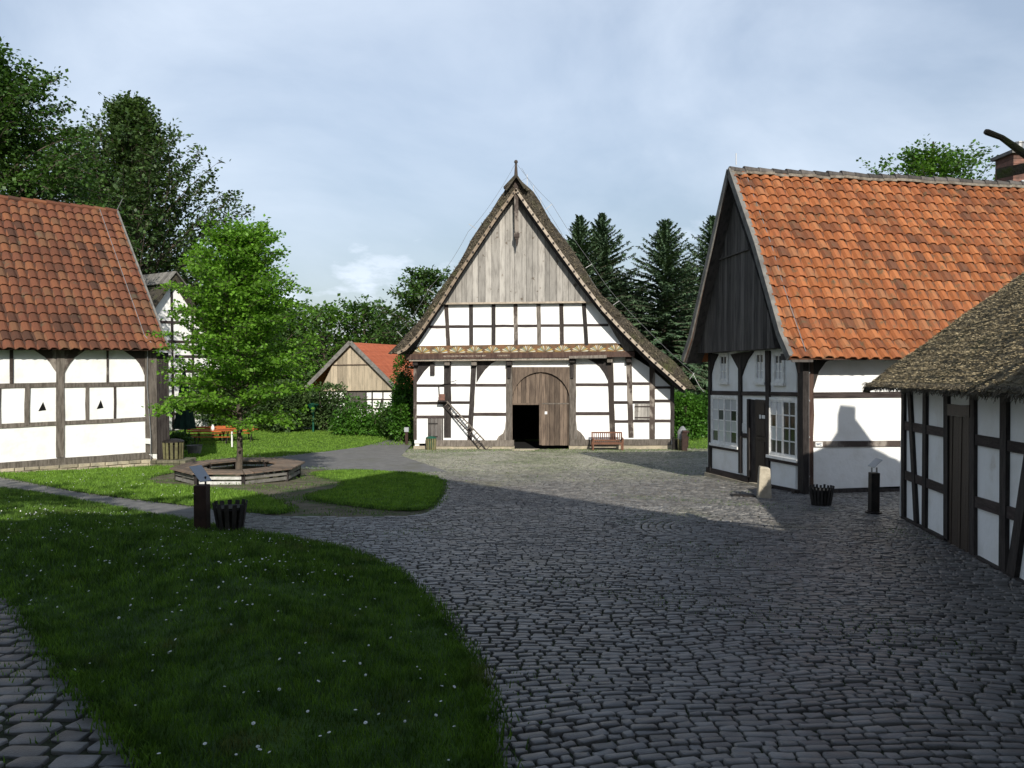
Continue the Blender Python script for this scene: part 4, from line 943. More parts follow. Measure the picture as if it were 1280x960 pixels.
# door
MT['door_brown'] = mat('cottage_door', (.045, .031, .023), (.03, .021, .016), ns=4, grain=(4, 4, .5), rough=.55, tone=.15, bump=.3)
dr = panel(WGb, [g3(*p) for p in ((356, 332), (416, 336), (422, 842), (356, 835))], -.05, .008, 'door', MT['door_brown'], rh)
for a, b in ((350, 548), (585, 815)): panel(WGb, [g3(*p) for p in ((366, a), (410, a + 3), (413, b + 8), (366, b))], .0, .022, 'door_panel', MT['door_brown'], dr, bevel=.006)
panel(WGb, [g3(*p) for p in ((356, 555), (418, 562), (418, 575), (356, 568))], .0, .05, 'door_ledge', MT['door_brown'], dr)
panel(WGb, [g3(*p) for p in ((377, 422), (417, 424), (417, 452), (377, 450))], .02, .04, 'door_sign', MT['void'], dr)
panel(WGb, [g3(*p) for p in ((379, 424), (389, 424), (389, 448), (379, 448))], .038, .043, 'paper_notice', MT['window_white'], dr)
panel(WGb, [g3(*p) for p in ((394, 426), (414, 428), (414, 449), (394, 447))], .038, .043, 'paper_notice', MT['window_white'], dr)
panel(WGb, [g3(*p) for p in ((271, 480), (280, 474), (290, 478), (293, 490), (292, 526), (271, 524))], .0, .02, 'round_notice', MT['window_white'], rh)
panel(WGb, [g3(*p) for p in ((314, 830), (430, 852), (420, 872), (300, 848))], -.05, .18, 'door_step', MT['stone'], rh)
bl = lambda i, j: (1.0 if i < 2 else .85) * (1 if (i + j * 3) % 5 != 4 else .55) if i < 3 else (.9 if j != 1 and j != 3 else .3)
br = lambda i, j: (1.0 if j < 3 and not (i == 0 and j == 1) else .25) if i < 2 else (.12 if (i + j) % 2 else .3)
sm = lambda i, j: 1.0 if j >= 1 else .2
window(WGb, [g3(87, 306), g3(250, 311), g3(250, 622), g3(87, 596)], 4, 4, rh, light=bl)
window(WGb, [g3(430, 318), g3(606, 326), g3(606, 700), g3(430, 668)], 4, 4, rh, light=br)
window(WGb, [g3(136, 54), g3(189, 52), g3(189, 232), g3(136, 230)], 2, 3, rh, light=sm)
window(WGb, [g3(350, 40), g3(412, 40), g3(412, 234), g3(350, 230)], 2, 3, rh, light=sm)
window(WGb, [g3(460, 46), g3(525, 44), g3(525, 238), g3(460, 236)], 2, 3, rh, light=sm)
# side wall timbers
timber(WS, postq(s7, 466, 515, 60, 592), -.05, .06, 'corner_post', MT['timber_red'], rh)
timber(WS, postq(s7, 445, 520, 560, 598), -.05, .085, 'corner_foot', Dk, rh)
for a, b in ((205, 225), (383, 404)): timber(WS, [s7(515, a), s7(1290, a - 6), s7(1290, b - 6), s7(515, b)], -.1, .036, 'rail', MT['timber_mix'] if a > 300 else Rl, rh)
timber(WS, [s7(515, 558), s7(1290, 550), s7(1290, 584), s7(515, 590)], -.1, .05, 'sill', Dk, rh)
for a in (3.3, 5.2, 7.3, 9.6, 12): mb = MB(); mb.prism([WS.xyz(a, 1.6, .04), WS.xyz(a + .2, 1.6, .04), WS.xyz(a + .2, zS, .04), WS.xyz(a, zS, .04)], WS.n * -.1); mb.build('post', Dk, rh)
panel(WS, [s7(*p) for p in ((514, 72), (600, 72), (560, 95), (535, 130), (520, 180), (514, 200))], -.1, .045, 'brace', Dk, rh, bevel=.01)
timber(WS, [s7(420, 64), s7(1290, 52), s7(1290, 76), s7(420, 88)], -.2, .12, 'wall_plate', Dk, rh)
for x in (470, 580, 700, 830, 960): panel(WS, [s7(x - 8, 80), s7(x + 8, 80), s7(x + 8, 88), s7(x - 8, 88)], -.1, .5, 'rafter_foot', MT['verge'], rh)
panel(WS, [s7(*p) for p in ((500, 588), (1290, 580), (1290, 612), (500, 612))], -.1, .07, 'plinth', MT['stone'], rh)
panel(WGb, [g3(*p) for p in ((50, 768), (625, 915), (625, 935), (50, 800))], -.1, .08, 'plinth', MT['stone'], rh)
mb = MB(); mb.tube([WS.at(*s7(497, 75), .1), WS.at(*s7(497, 592), .1)], .014, 5); 
for y in (75, 130, 232, 365, 508): mb.prism([WS.at(*s7(492, y), .13), WS.at(*s7(502, y), .13), WS.at(*s7(502, y + 6), .13), WS.at(*s7(492, y + 6), .13)], WS.n * -.08)
mb.build('conductor_cable', MT['wire'], rh)
# WC sign
sg = panel(WS, [s7(*p) for p in ((522, 386), (548, 386), (548, 402), (522, 402))], .03, .06, 'wc_sign', MT['window_white'], rh)
MT['ink'] = mat('sign_ink', (.02, .06, .14), rough=.5)
def text(s_, size, pos, rx, rz, m, name, parent, ext=.004):
    cu = bpy.data.curves.new(name, 'FONT'); cu.body = s_; cu.size = size; cu.extrude = ext; cu.align_x = 'CENTER'; cu.align_y = 'CENTER'
    o = bpy.data.objects.new('tmp', cu); C.objects.link(o); dg = bpy.context.evaluated_depsgraph_get(); me = bpy.data.meshes.new_from_object(o.evaluated_get(dg)); C.objects.unlink(o); bpy.data.objects.remove(o)
    me.materials.clear(); me.materials.append(m); ob = bpy.data.objects.new(name, me); C.objects.link(ob); q = parent; off = Vector()
    while q: off += q.location; q = q.parent
    ob.parent = parent; ob.location = Vector(pos) - off; ob.rotation_euler = (rx, 0, rz); return ob
c = WS.at(*s7(535, 394), .066); text('WC', .085, c, R(90), math.atan2(SU.y, SU.x), MT['ink'], 'lettering', sg)
# gable boarding and roof
gv = crop(840, 200, 3.694); 
planks(WGb, [gv(114, 892), gv(474, 868), gv(452, 735), gv(405, 560), gv(255, 95), gv(235, 130), gv(165, 560)], -.1, .36, .19, 'gable_boarding', MT['board_dark'], rh)
panel(WGb, [gv(*p) for p in ((205, 460), (348, 408), (350, 414), (205, 467))], .36, .42, 'drip_board', MT['board_dark'], rh)
rp = [(-.68, .05), (-.22, .62), (.35, 1.68), (1.03, 2.93), (2.48, 5.16)]
LR = 15.2
tile_roof('tiled_roof', [(t_ + .68, z_ + CZ) for t_, z_ in rp], WGb.xyz(-.68, 0, .72).xy, SU.xy, LR, 20, 50, MT['tile_new'], rh, inward=GU.xy, amp=.045, lip=.052)
mb = MB()
rb = [(5.45, .0), (4.9, .7), (2.48, 5.16)]
for (t0, z0), (t1, z1) in zip(rb, rb[1:]): mb.prism([WGb.xyz(t0, z0 + CZ, .72), WGb.xyz(t1, z1 + CZ - .02, .72), WGb.xyz(t1, z1 + CZ - .02, -14.4), WGb.xyz(t0, z0 + CZ, -14.4)], (0, 0, -.06), .4)
mb.build('rear_roof', MT['tile_new'], rh)
mb = MB()
for (t0, z0), (t1, z1) in zip(rp, rp[1:]): mb.prism([WGb.xyz(t0, z0 + CZ - .06, .66), WGb.xyz(t1, z1 + CZ - .06, .66), WGb.xyz(t1, z1 + CZ - .06, .1), WGb.xyz(t0, z0 + CZ - .06, .1)], (0, 0, -.04), .4)
for (t0, z0), (t1, z1) in zip(rb, rb[1:]): mb.prism([WGb.xyz(t0, z0 + CZ - .07, .66), WGb.xyz(t1, z1 + CZ - .07, .66), WGb.xyz(t1, z1 + CZ - .07, .1), WGb.xyz(t0, z0 + CZ - .07, .1)], (0, 0, -.04), .4)
mb.build('verge_soffit', MT['board_dark'], rh)
for lst, nm in ((rp, 'a'), (rb, 'b')):
    mb = MB()
    for (t0, z0), (t1, z1) in zip(lst, lst[1:]):
        d = Vector((t1 - t0, z1 - z0)).normalized(); nx, nz = (-d.y, d.x) if d.x > 0 else (d.y, -d.x)
        A = lambda t_, z_, k, dd: WGb.xyz(t_ + nx * k, z_ + nz * k + CZ, dd)
        mb.prism([A(t0, z0, -.10, .75), A(t1, z1, -.10, .75), A(t1, z1, .07, .75), A(t0, z0, .07, .75)], WGb.n * -.05)
        if nm == 'a': mb.prism([A(t0, z0, .085, .76), A(t1, z1, .085, .76), A(t1, z1, .065, .76), A(t0, z0, .065, .76)], WGb.n * -.13)
    mb.build('verge_board', MT['verge'], rh)
mb = MB(); rt = MB()
for k in range(36):
    a = -.7 + k * .42; z = CZ + 5.14 + random.gauss(0, .012)
    rt.tube([WGb.xyz(2.48, z + .02, -a), WGb.xyz(2.48, z - .0, -a - .45)], [.115, .095], 10, random.random())
    for s_ in (-1, 1): mb.beam(WGb.xyz(2.48 + s_ * .12, z - .06, -a), WGb.xyz(2.48 + s_ * .12, z - .07 + random.gauss(0, .01), -a - .42), .1, .07, random.random())
rt.build('ridge_tiles', MT['board_dark'], rh); mb.build('ridge_mortar', MT['mortar'], rh)
mb = MB(); mb.tube([WGb.xyz(2.4, CZ + 5.14, .28), WGb.xyz(1.03, CZ + 3.05, .28), WGb.xyz(.35, CZ + 1.82, .28), WGb.xyz(-.66, CZ + .2, .28)], .011, 4)
mb.beam(WGb.xyz(2.48, CZ + 5.3, .5), WGb.xyz(2.48, CZ + 5.62, .5), .02, .02); mb.build('lightning_wire', MT['wire'], rh)
# chimney of brick on the ridge
ch0 = at(1243, 222, 24.6); CH = ch0.x
mb = MB(); cx0, cx1 = at(1243, 222, 24.9).x, at(1288, 222, 24.4).x; cz0 = CZ + 4.4; cz1 = at(1260, 194, 24.2).z
for k in range(12):
    za = cz0 + (cz1 - cz0) * k / 12; zb = cz0 + (cz1 - cz0) * (k + 1) / 12 - .012
    mb.box(cx0 + .02, cx1, 24.0, 24.9, za, zb, random.random())
mb.box(cx0 + .03, cx1 - .01, 24.01, 24.89, cz0, cz1, .2)
ck = mb.build('chimney', MT['brick'], rh)
mb = MB(); mb.box(cx0 - .08, cx1 + .08, 23.9, 25.0, cz1, cz1 + .1); mb.build('chimney_cap', MT['verge'], ck)
mb = MB(); mb.lathe((cx0 + .42, 24.4, cz1 + .1), [(.13, 0), (.13, .3), (.15, .3), (.15, .34)], 12); mb.lathe((cx0 + .75, 24.45, cz1 + .1), [(.09, 0), (.09, .2)], 10); mb.build('flue_pipe', MT['wire'], ck)
mb = MB(); mb.beam((cx0 + .75, 24.2, cz1), (cx0 + .75, 24.2, cz1 + .75), .02, .02); mb.beam((cx0 + .2, 24.2, cz1), (cx0 + .2, 24.2, cz1 + .3), .05, .05); mb.build('air_terminal', MT['wire'], ck)
mb = MB(); mb.box(cx0 + .25, cx1 + .02, 23.96, 24.0, cz0 + .5, cz0 + .95); mb.build('lead_flashing', MT['glass_clear'], ck)
# ================================================================== near thatched house
NP = (7.5, 15.4); NU = Vector((-.23, -.97)).normalized(); WN = PW(NP, NU)
nh = thing('thatched_cottage', (8.5, 10, 1.9), 'low half-timbered cottage with shaggy thatched roof, cut off by the right edge', 'house')
n8 = crop(1060, 430, 2.909)
NE = lambda a: CZ - .42 + .028 * a * 0 + .0
zT = CZ - .30
mb = MB(); mb.prism([WN.xyz(0, gz(7.5, 15.4), 0), WN.xyz(12.5, gz(4.6, 3), 0), WN.xyz(12.5, zT + .3, 0), WN.xyz(0, zT - .1, 0)], WN.n * -.2)
mb.build('front_wall', MT['plaster'], nh)
mb = MB(); bu = -WN.n; mb.prism([WN.xyz(0.02, 1.3, 0), WN.xyz(.02, 1.3, -6.8), WN.xyz(.02, zT, -6.8), WN.xyz(.02, zT, 0)], WN.u * .2); mb.prism([WN.xyz(12.3, 1.3, 0), WN.xyz(12.3, 1.3, -6.8), WN.xyz(12.3, zT, -6.8), WN.xyz(12.3, zT, 0)], WN.u * .2); mb.prism([WN.xyz(0, 1.3, -6.6), WN.xyz(12.3, 1.3, -6.6), WN.xyz(12.3, zT, -6.6), WN.xyz(0, zT, -6.6)], WN.n * -.2); mb.build('rear_wall', MT['plaster'], nh)
nq = lambda *p: [n8(*a) for a in p]
for q in (nq((193, 140), (203, 140), (203, 640), (193, 636)), nq((213, 150), (224, 150), (249, 652), (238, 648)), nq((271, 150), (283, 150), (279, 668), (267, 662)), nq((346, 150), (361, 150), (361, 712), (346, 706)),
          nq((440, 150), (457, 150), (457, 775), (440, 765)), nq((552, 150), (575, 150), (570, 832), (547, 820))):
    timber(WN, q, -.1, .05, 'post', Dk, nh, jit=.005)
timber(WN, nq((640, 392), (668, 392), (602, 860), (574, 835)), -.1, .058, 'brace', Dk, nh, jit=.006)
for q in (nq((200, 280), (348, 306), (348, 338), (200, 312)), nq((457, 328), (700, 372), (700, 412), (457, 366)), nq((200, 458), (348, 514), (348, 546), (200, 490)), nq((457, 553), (700, 626), (700, 676), (457, 592))):
    timber(WN, q, -.1, .038, 'rail', Rl, nh, jit=.005)
timber(WN, nq((192, 626), (348, 706), (348, 745), (192, 655)), -.1, .07, 'sill', Dk, nh, jit=.005)
timber(WN, nq((457, 768), (760, 938), (760, 990), (457, 808)), -.1, .07, 'sill', Dk, nh, jit=.005)
timber(WN, nq((361, 218), (440, 222), (440, 266), (361, 260)), -.1, .06, 'lintel', MT['door_brown'], nh)
dr = planks(WN, nq((361, 260), (440, 266), (440, 790), (361, 745)), -.1, .015, .16, 'door', MT['board_dark'], nh); dr.data.materials[0] = MT['door_brown']
for y in (335, 660): panel(WN, nq((400, y), (440, y + 8), (440, y + 18), (400, y + 8)), -.03, .01, 'hinge', MT['iron'], dr)
panel(WN, nq((360, 494), (368, 496), (368, 506), (360, 504)), -.03, .03, 'latch', MT['iron'], dr)
for k in range(3):
    a = 6.9 + 1.7 * k; mb = MB(); mb.prism([WN.xyz(a, 1.7, .05), WN.xyz(a + .2, 1.7, .05), WN.xyz(a + .2, zT, .05), WN.xyz(a, zT, .05)], WN.n * -.1); mb.build('post', Dk, nh)
rubble(WN, nq((192, 655), (1100, 1130), (1100, 1250), (192, 672)), 2, nh, d=.09)
# thatch, hipped
E0 = Vector((6.97, 15.9)); ea = Vector((-.23, -.97)).normalized(); eb = Vector((.97, -.23)).normalized()
def sminf(a, b, k=.55): h = np.clip(.5 + .5 * (b - a) / k, 0, 1); return b * (1 - h) + a * h - k * h * (1 - h)
def near_roof():
    A = np.concatenate([np.arange(0, 7, .11), np.arange(7, 13.6, .3)]); B = np.concatenate([np.arange(0, 4.1, .1), np.arange(4.2, 8.05, .3)])
    a, b = np.meshgrid(A, B); h = sminf(sminf(a * 1.0, b), 8.0 - b); h = sminf(h, 13.6 - a) * .95; h = np.minimum(h, np.minimum(a, b) + .02)
    n_ = rng.normal(0, .012, a.shape) + .02 * np.sin(a * 3.1 + b * 1.3) + .02 * np.sin(b * 5 - a * 1.7)
    x = E0.x + ea.x * a + eb.x * b; y = E0.y + ea.y * a + eb.y * b; z = CZ - .505 + .022 * np.minimum(a, 8) + h + n_ * np.clip(h * 3, 0, 1)
    sl = (a < .02) | (b < .02); 
    V = np.column_stack([x.ravel(), y.ravel(), z.ravel()]); nx = len(A); i = (np.arange(len(B) - 1)[:, None] * nx + np.arange(nx - 1)[None]).ravel()
    F = np.column_stack([i, i + 1, i + nx + 1, i + nx])
    # underside: same outline, 25 cm below and inset
    off = len(V); ai = np.clip(a, .12, 13.4); bi = np.clip(b, .12, 7.9); V2 = np.column_stack([(E0.x + ea.x * ai + eb.x * bi).ravel(), (E0.y + ea.y * ai + eb.y * bi).ravel(), (z - .02 - .20 * np.clip(h / .3, .0, 1.2)).ravel()])
    F2 = F[:, ::-1] + off; bd = [np.arange(nx), np.arange(len(B)) * nx]
    ed = np.vstack([np.column_stack([b_[:-1], b_[1:], b_[1:] + off, b_[:-1] + off]) for b_ in bd])
    VV = np.vstack([V, V2]); rf = raw('thatched_roof', VV, np.vstack([F, F2, ed]), None, MT['thatch_near'], nh)
    vis = F[(VV[F[:, 0], 1] > 6)]
    dn = -eb; straws(V, vis, 150000, .05, .009, (dn.x * .6, dn.y * .6, -.8), 'loose_straw', rf, MT['straw_near'], .55)
    # shaggy eave fringe
    n = 5200; t = rng.uniform(0, 9, n); kk = rng.random(n) < .85; a = np.where(kk, t, 0); b = np.where(kk, 0, t * .8); a = a + rng.uniform(0, .1, n); b = b + rng.uniform(0, .12, n)
    P = np.column_stack([E0.x + ea.x * a + eb.x * b, E0.y + ea.y * a + eb.y * b, CZ - .505 + .022 * np.minimum(a, 8) + rng.uniform(-.04, .07, n)])
    D = np.column_stack([rng.normal(-.5, .3, n), rng.normal(-.1, .4, n), -rng.uniform(.1, .9, n)]); D /= np.linalg.norm(D, axis=1)[:, None]; l = rng.uniform(.03, .11, (n, 1)); w_ = np.column_stack([-D[:, 1], D[:, 0], 0 * D[:, 0]]); w_ = w_ / (np.linalg.norm(w_, axis=1)[:, None] + .01) * .006
    V3 = np.stack([P - w_, P + w_, P + D * l + w_ * .5, P + D * l - w_ * .5], 1).reshape(-1, 3); raw('eave_fringe', V3, np.arange(4 * n).reshape(-1, 4), rng.random(n), MT['straw'], rf)
    # ridge
    mb = MB(); rz = CZ - .505 + .176 + 3.72
    for k in np.arange(4, 9.8, .4):
        for s_ in (-1, 1): c = E0 + ea * k + eb * 4.0; d_ = c + eb * s_ * .5; mb.beam((c.x, c.y, rz + .14), (d_.x, d_.y, rz - .3), .42, .1, random.random(), up=(eb.x * s_, eb.y * s_, 1))
    mb.build('ridge_cap', MT['thatch'], rf)
MT['thatch_near'] = mat('shaggy_thatch', (.30, .25, .155), (.11, .09, .055), ns=16, lo=.35, hi=.62, rough=1, bump=3, bs=42, c3=(.085, .09, .04), n3=1.1, lo3=.5, hi3=.75)
near_roof()
mb = MB(); c = E0 + ea * 4.4 + eb * 4.0; z = CZ + 3.0
mb.box(c.x - .22, c.x + .22, c.y - .22, c.y + .22, z, z + 1.1); mb.build('chimney', MT['brick'], nh)
# well sweep standing just outside the frame
t = thing('well_sweep', (4.9, 7.1, gz(4.9, 7.1)), 'mossy wooden sweep pole and cross plank reaching in at the top right corner', 'well sweep')
mb = MB(); mb.tube([(4.95, 7.15, gz(4.9, 7.1)), (4.9, 7.12, CZ + 1.2), (4.86, 7.1, CZ + 2.0)], [.12, .10, .09], 10); mb.build('post', MT['timber_grey'], t)
MT['moss_wood'] = mat('mossy_wood', (.10, .085, .06), (.09, .11, .03), ns=5, lo=.42, hi=.6, rough=.95, bump=.8, bs=20)
a = at(1231, 164, 7.0); b = at(1252, 172, 7.0); c = at(1280, 192, 7.0); d = at(1345, 232, 7.05); e_ = at(1480, 330, 7.2)
mb = MB(); mb.tube([a, a.lerp(b, .15), b, c, d, e_], [.02, .028, .025, .034, .05, .06], 8); mb.build('sweep_pole', MT['moss_wood'], t)
mb = MB(); mb.beam(at(1248, 217, 6.9), at(1330, 200, 7.0), .05, .085, .5, up=(0, 0, 1)); mb.build('cross_plank', MT['moss_wood'], t)
MT['slat_sunlit'] = mat('sunlit_slats', (.6, .6, .57), (.4, .39, .36), ns=9, rough=.7, tone=.1)
# ================================================================== tree bench, posts, bins
BX, BY = -8.07, 23.6; bz = gz(BX, BY)
t = thing('tree_bench', (BX, BY, bz), 'octagonal wooden bench running round the young lime tree', 'bench')
Ro, Ri = 1.9, 1.08
for k in range(8):
    a0 = 2 * math.pi * (k - .5) / 8; a1 = a0 + math.pi / 4; a0 += -math.pi / 8 * 0; 
    P = lambda a, r_, z: Vector((BX + r_ * math.cos(a), BY + r_ * math.sin(a), bz + z))
    mb = MB()
    for j in range(4):
        r0 = Ri + (Ro - Ri) * j / 4 + .012; r1 = Ri + (Ro - Ri) * (j + 1) / 4
        mb.prism([P(a0 + .008, r0, .41), P(a0 + .008, r1, .41), P(a1 - .008, r1, .41), P(a1 - .008, r0, .41)], (0, 0, .04), random.random())
    if k in (0, 7, 1):
        mb = MB(); n_ = 5
        for j in range(n_):
            f0, f1 = j / n_ + .008, (j + 1) / n_ - .008; q = lambda f, r_: P(a0, r_, .41).lerp(P(a1, r_, .41), f)
            mb.prism([q(f0, Ri), q(f0, Ro), q(f1, Ro), q(f1, Ri)], (0, 0, .04), random.random())
    mb.build('seat', MT['seat_wood'], t)
    mb = MB()
    for z0, z1 in ((.11, .20), (.25, .34)):
        mb.prism([P(a0, Ro - .17, z0), P(a1, Ro - .17, z0), P(a1, Ro - .17, z1), P(a0, Ro - .17, z1)], (P((a0 + a1) / 2, .03, 0) - P(0, 0, 0)), random.random())
    mb.build('side_slats', MT['slat_sunlit'] if k == 6 else MT['slat_grey'], t)  # front side gets paler slats, the sun on it put into the colour
    mb = MB(); c = P(a0, Ro - .19, 0); mb.box(c.x - .05, c.x + .05, c.y - .05, c.y + .05, bz - .05, bz + .41); c2 = P(a0, Ri + .08, 0); mb.box(c2.x - .04, c2.x + .04, c2.y - .04, c2.y + .04, bz - .05, bz + .41); mb.beam(P(a0, Ri, .385), P(a0, Ro - .1, .385), .08, .05); mb.build('leg', MT['timber_dark'], t)
# info posts
def info_post(px, py, label, wd, h, tilt):
    X, Y = G(px, py); z = gz(X, Y); t = thing('info_post', (X, Y, z), label, 'info post', 'museum information posts')
    mb = MB(); mb.lathe((X, Y, z + .02), [(wd * .95, 0), (wd * .95, .035), (wd * .7, .04), (wd * .7, .06)], 20); mb.build('foot', MT['iron'], t)
    mb = MB(); mb.box(X - wd / 2, X + wd / 2, Y - wd / 2, Y + wd / 2, z + .04, z + h); mb.build('pillar', MT['rust' if tilt < 0 else 'iron'], t, bevel=.01)
    for s_ in (-1, 1): mb = MB(); mb.beam((X + s_ * wd * .3, Y, z + h), (X + s_ * wd * .3, Y, z + h + (.1 if tilt > 0 else .14)), .02, .03); mb.build('bracket', MT['wire' if tilt > 0 else 'iron'], t)
    mb = MB(); c = Vector((X, Y, z + h + .13))
    if tilt > 0: mb.prism([c + Vector(p) for p in ((-.07, -.15, -.02), (-.06, .15, -.02), (.10, .15, .13), (.09, -.15, .13))], (0, 0, .012))
    else: mb.prism([c + Vector(p) for p in ((-.18, -.06, .17), (-.05, .12, .17), (.14, .06, -.07), (.02, -.12, -.07))], (.0, 0, .014))
    mb.build('panel', MT['glass_clear'], t); return t
info_post(253, 668, 'rust-brown info post with slanted plate on the shaded lawn edge, beside a slatted bin', .205, .80, -1)
info_post(1092, 643, 'black info post with thin tilted plate near the cottage side wall', .165, .83, 1)
x, y = G(277, 671); bin_(x + .02, y + .35, gz(x, y + .3), .19, .27, .52, 'dark slatted litter bin beside the rust-brown info post in the left foreground', n=13)
x, y = G(1031, 634); bin_(x, y + .2, gz(x, y + .2), .19, .255, .43, 'dark slatted litter bin at the corner of the orange-roofed cottage', n=20)
x, y = G(217, 584); zz = gz(x, y); bin_(x, y, zz + .3, .33, .36, .62, 'pale mossy slatted bin on a low stone base beyond the left house', 'slat_green', n=14, lid='iron')
mb = MB(); random.seed(3)
for r_ in range(3):
    for k in range(6):
        cx = x - .62 + k * .21; mb.box(cx, cx + .2, y - .5 + random.uniform(-.02, .02), y + .5, zz - .05 + r_ * .12, zz + .06 + r_ * .12, random.random())
props(mb.build('rubble_block', MT['stone_dark'], None, bevel=.015), 'low rough stone block beneath the pale slatted bin by the left house', 'stone block')
# stone bollard
x, y = G(955, 623); z = gz(x, y); mb = MB(); pts = [(-.15, -.1), (.12, -.13), (.15, .1), (-.12, .12)]
V = [Vector((x + a * s_ * 1.0, y + b * s_, z + h + d)) for h, s_, d in ((0, 1.15, 0), (.3, 1.05, 0), (.7, .9, 0)) for a, b in pts]; V += [Vector((x + a * .8, y + b * .8, z + .76 - (.04 if a > 0 else 0))) for a, b in pts]
mb.add(V, [(3, 2, 1, 0)] + [(i * 4 + k, i * 4 + (k + 1) % 4, i * 4 + 4 + (k + 1) % 4, i * 4 + 4 + k) for i in range(3) for k in range(4)] + [(12, 13, 14, 15)])
props(mb.build('stone_bollard', MT['sandstone'], None, bevel=.02), 'pale upright guard stone in front of the orange-roofed cottage', 'bollard')
x, y = G(930, 621); mb = MB(); z = gz(x, y) + .045
mb.prism([(x - .3, y - .12, z - .01), (x + .22, y - .2, z - .01), (x + .28, y + .2, z - .03), (x - .26, y + .26, z - .03)], (0, 0, .02)); props(mb.build('drain_grate', MT['iron']), 'dark iron drain grate in the cobbles beside the guard stone', 'drain grate')
# ================================================================== houses farther off
# thatched farmhouse behind the left house
FU = Vector((.6, .8)).normalized(); A = at(214, 346, 54); FW = PW((A.x, A.y), FU)
fh = thing('thatched_farmhouse', (A.x, A.y, 0), 'tall half-timbered farmhouse with thatched roof, half hidden behind the lime tree', 'house')
zg = float(base_z(0, 50)); f5 = crop(170, 330, 4.8)
az = lambda a, z, d=0.: FW.xyz(a, z, d)
top = A.z; hw = 4.6; ez = top - 6.6
mb = MB(); mb.prism([az(-hw, zg), az(hw, zg), az(hw, ez), az(0, top - .25), az(-hw, ez)], FW.n * -.3); mb.build('gable_wall', MT['plaster'], fh)
for a in (-4.5, -3, -1.5, 0, 1.5, 3, 4.5): mb = MB(); zz = top - .3 - abs(a) * 1.44; mb.prism([az(a - .08, zg, .05), az(a + .08, zg, .05), az(a + .08, zz, .05), az(a - .08, zz, .05)], FW.n * -.1); mb.build('post', Dk, fh)
for z, ww in ((zg + 1.0, hw), (zg + 2.1, hw), (zg + 3.1, hw), (zg + 3.9, hw), (zg + 4.9, 3.1), (zg + 5.9, 2.3), (zg + 7.2, 1.2)): mb = MB(); d_ = .14 if abs(z - zg - 3.1) < .01 else .035; mb.prism([az(-ww, z, d_), az(ww, z, d_), az(ww, z + .18, d_), az(-ww, z + .18, d_)], FW.n * -.2); mb.build('rail', Rl, fh)
dr = panel(FW, [f5(*p) for p in ((152, 775), (196, 778), (196, 960), (152, 960))], 0, .07, 'door', MT['green_paint'], fh)
for yy in (815, 925): panel(FW, [f5(*p) for p in ((160, yy), (170, yy), (170, yy + 12), (160, yy + 12))], .06, .09, 'door_pane', MT['window_white'], dr)
window(FW, [f5(180, 275), f5(235, 275), f5(235, 312), f5(180, 312)], 4, 1, fh, light=lambda i, j: .1)
window(FW, [f5(212, 520), f5(232, 520), f5(232, 600), f5(212, 600)], 2, 3, fh, light=lambda i, j: .15)
mb = MB(); nn = -FW.n
for s_ in (-1, 1):
    prof = [(0, top + .18), (2.2, top - 2.9), (4.6, top - 6.4), (5.2, top - 7.0)]; th = .38
    for (a0, z0), (a1, z1) in zip(prof, prof[1:]):
        V = [az(s_ * a0, z0, .5), az(s_ * a1, z1, .5), az(s_ * a1, z1, -16), az(s_ * a0, z0, -16)]; mb.prism(V, (0, 0, -th))
mb.build('thatched_roof', MT['thatch'], fh)
mb = MB()
for k in range(18):
    for s_ in (-1, 1): mb.beam(az(0, top + .32, .4 - k * .5), az(s_ * .75, top - .55, .4 - k * .5), .46, .08, random.random(), up=FW.xyz(s_, 1, 0) - FW.xyz(0, 0, 0))
mb.build('ridge_tiles', MT['slat_grey'], fh)
mb = MB(); mb.prism([az(-hw, zg, -15.5), az(hw, zg, -15.5), az(hw, ez, -15.5), az(0, top - .3, -15.5), az(-hw, ez, -15.5)], FW.n * .2); mb.prism([az(-hw + .05, zg, -.1), az(-hw + .05, zg, -15.5), az(-hw + .05, ez, -15.5), az(-hw + .05, ez, -.1)], FU.to_3d() * .2); mb.prism([az(hw - .25, zg, -.1), az(hw - .25, zg, -15.5), az(hw - .25, ez, -15.5), az(hw - .25, ez, -.1)], FU.to_3d() * .2); mb.build('side_wall', MT['plaster'], fh)
# red-roofed barn between the trees
d5 = crop(360, 380, 5.333); RB = PW((at(437, 430, 62).x, 62), (.985, -.17))
rb_ = thing('red_roofed_barn', (-12, 62, 0), 'distant barn with bright red tiled roof and pale board gable left of the big barn', 'barn')
D5 = lambda *p: [d5(*a) for a in p]
q = [RB.at(*p) for p in D5((215, 580), (700, 575), (700, 960), (215, 960))]; q[2].z = q[3].z = zg; mb = MB(); mb.prism(q, RB.n * -.3); mb.build('wall', MT['plaster'], rb_)
planks(RB, D5((212, 580), (712, 574), (580, 435), (415, 275), (300, 402)), -.1, .2, .45, 'gable_boarding', MT['board_tan'], rb_)
panel(RB, D5((300, 403), (548, 399), (548, 407), (300, 410)), .2, .28, 'drip_board', MT['board_brown'], rb_)
for a, b in ((516, 524), (556, 565), (628, 636), (692, 700), (400, 408), (300, 308)): timber(RB, [d5(a, 578), d5(b, 578), d5(b, 800), d5(a, 800)], -.1, .05, 'post', Dk, rb_)
for a in (580, 632, 692): timber(RB, [d5(300, a), d5(700, a), d5(700, a + 8), d5(300, a + 8)], -.1, .035, 'rail', Rl, rb_)
timber(RB, [d5(622, 630), d5(634, 630), d5(600, 760), d5(588, 760)], -.1, .06, 'brace', Dk, rb_)
panel(RB, D5((380, 586), (516, 586), (516, 700), (380, 700)), -.1, .03, 'dark_doorway', MT['board_dark'], rb_)
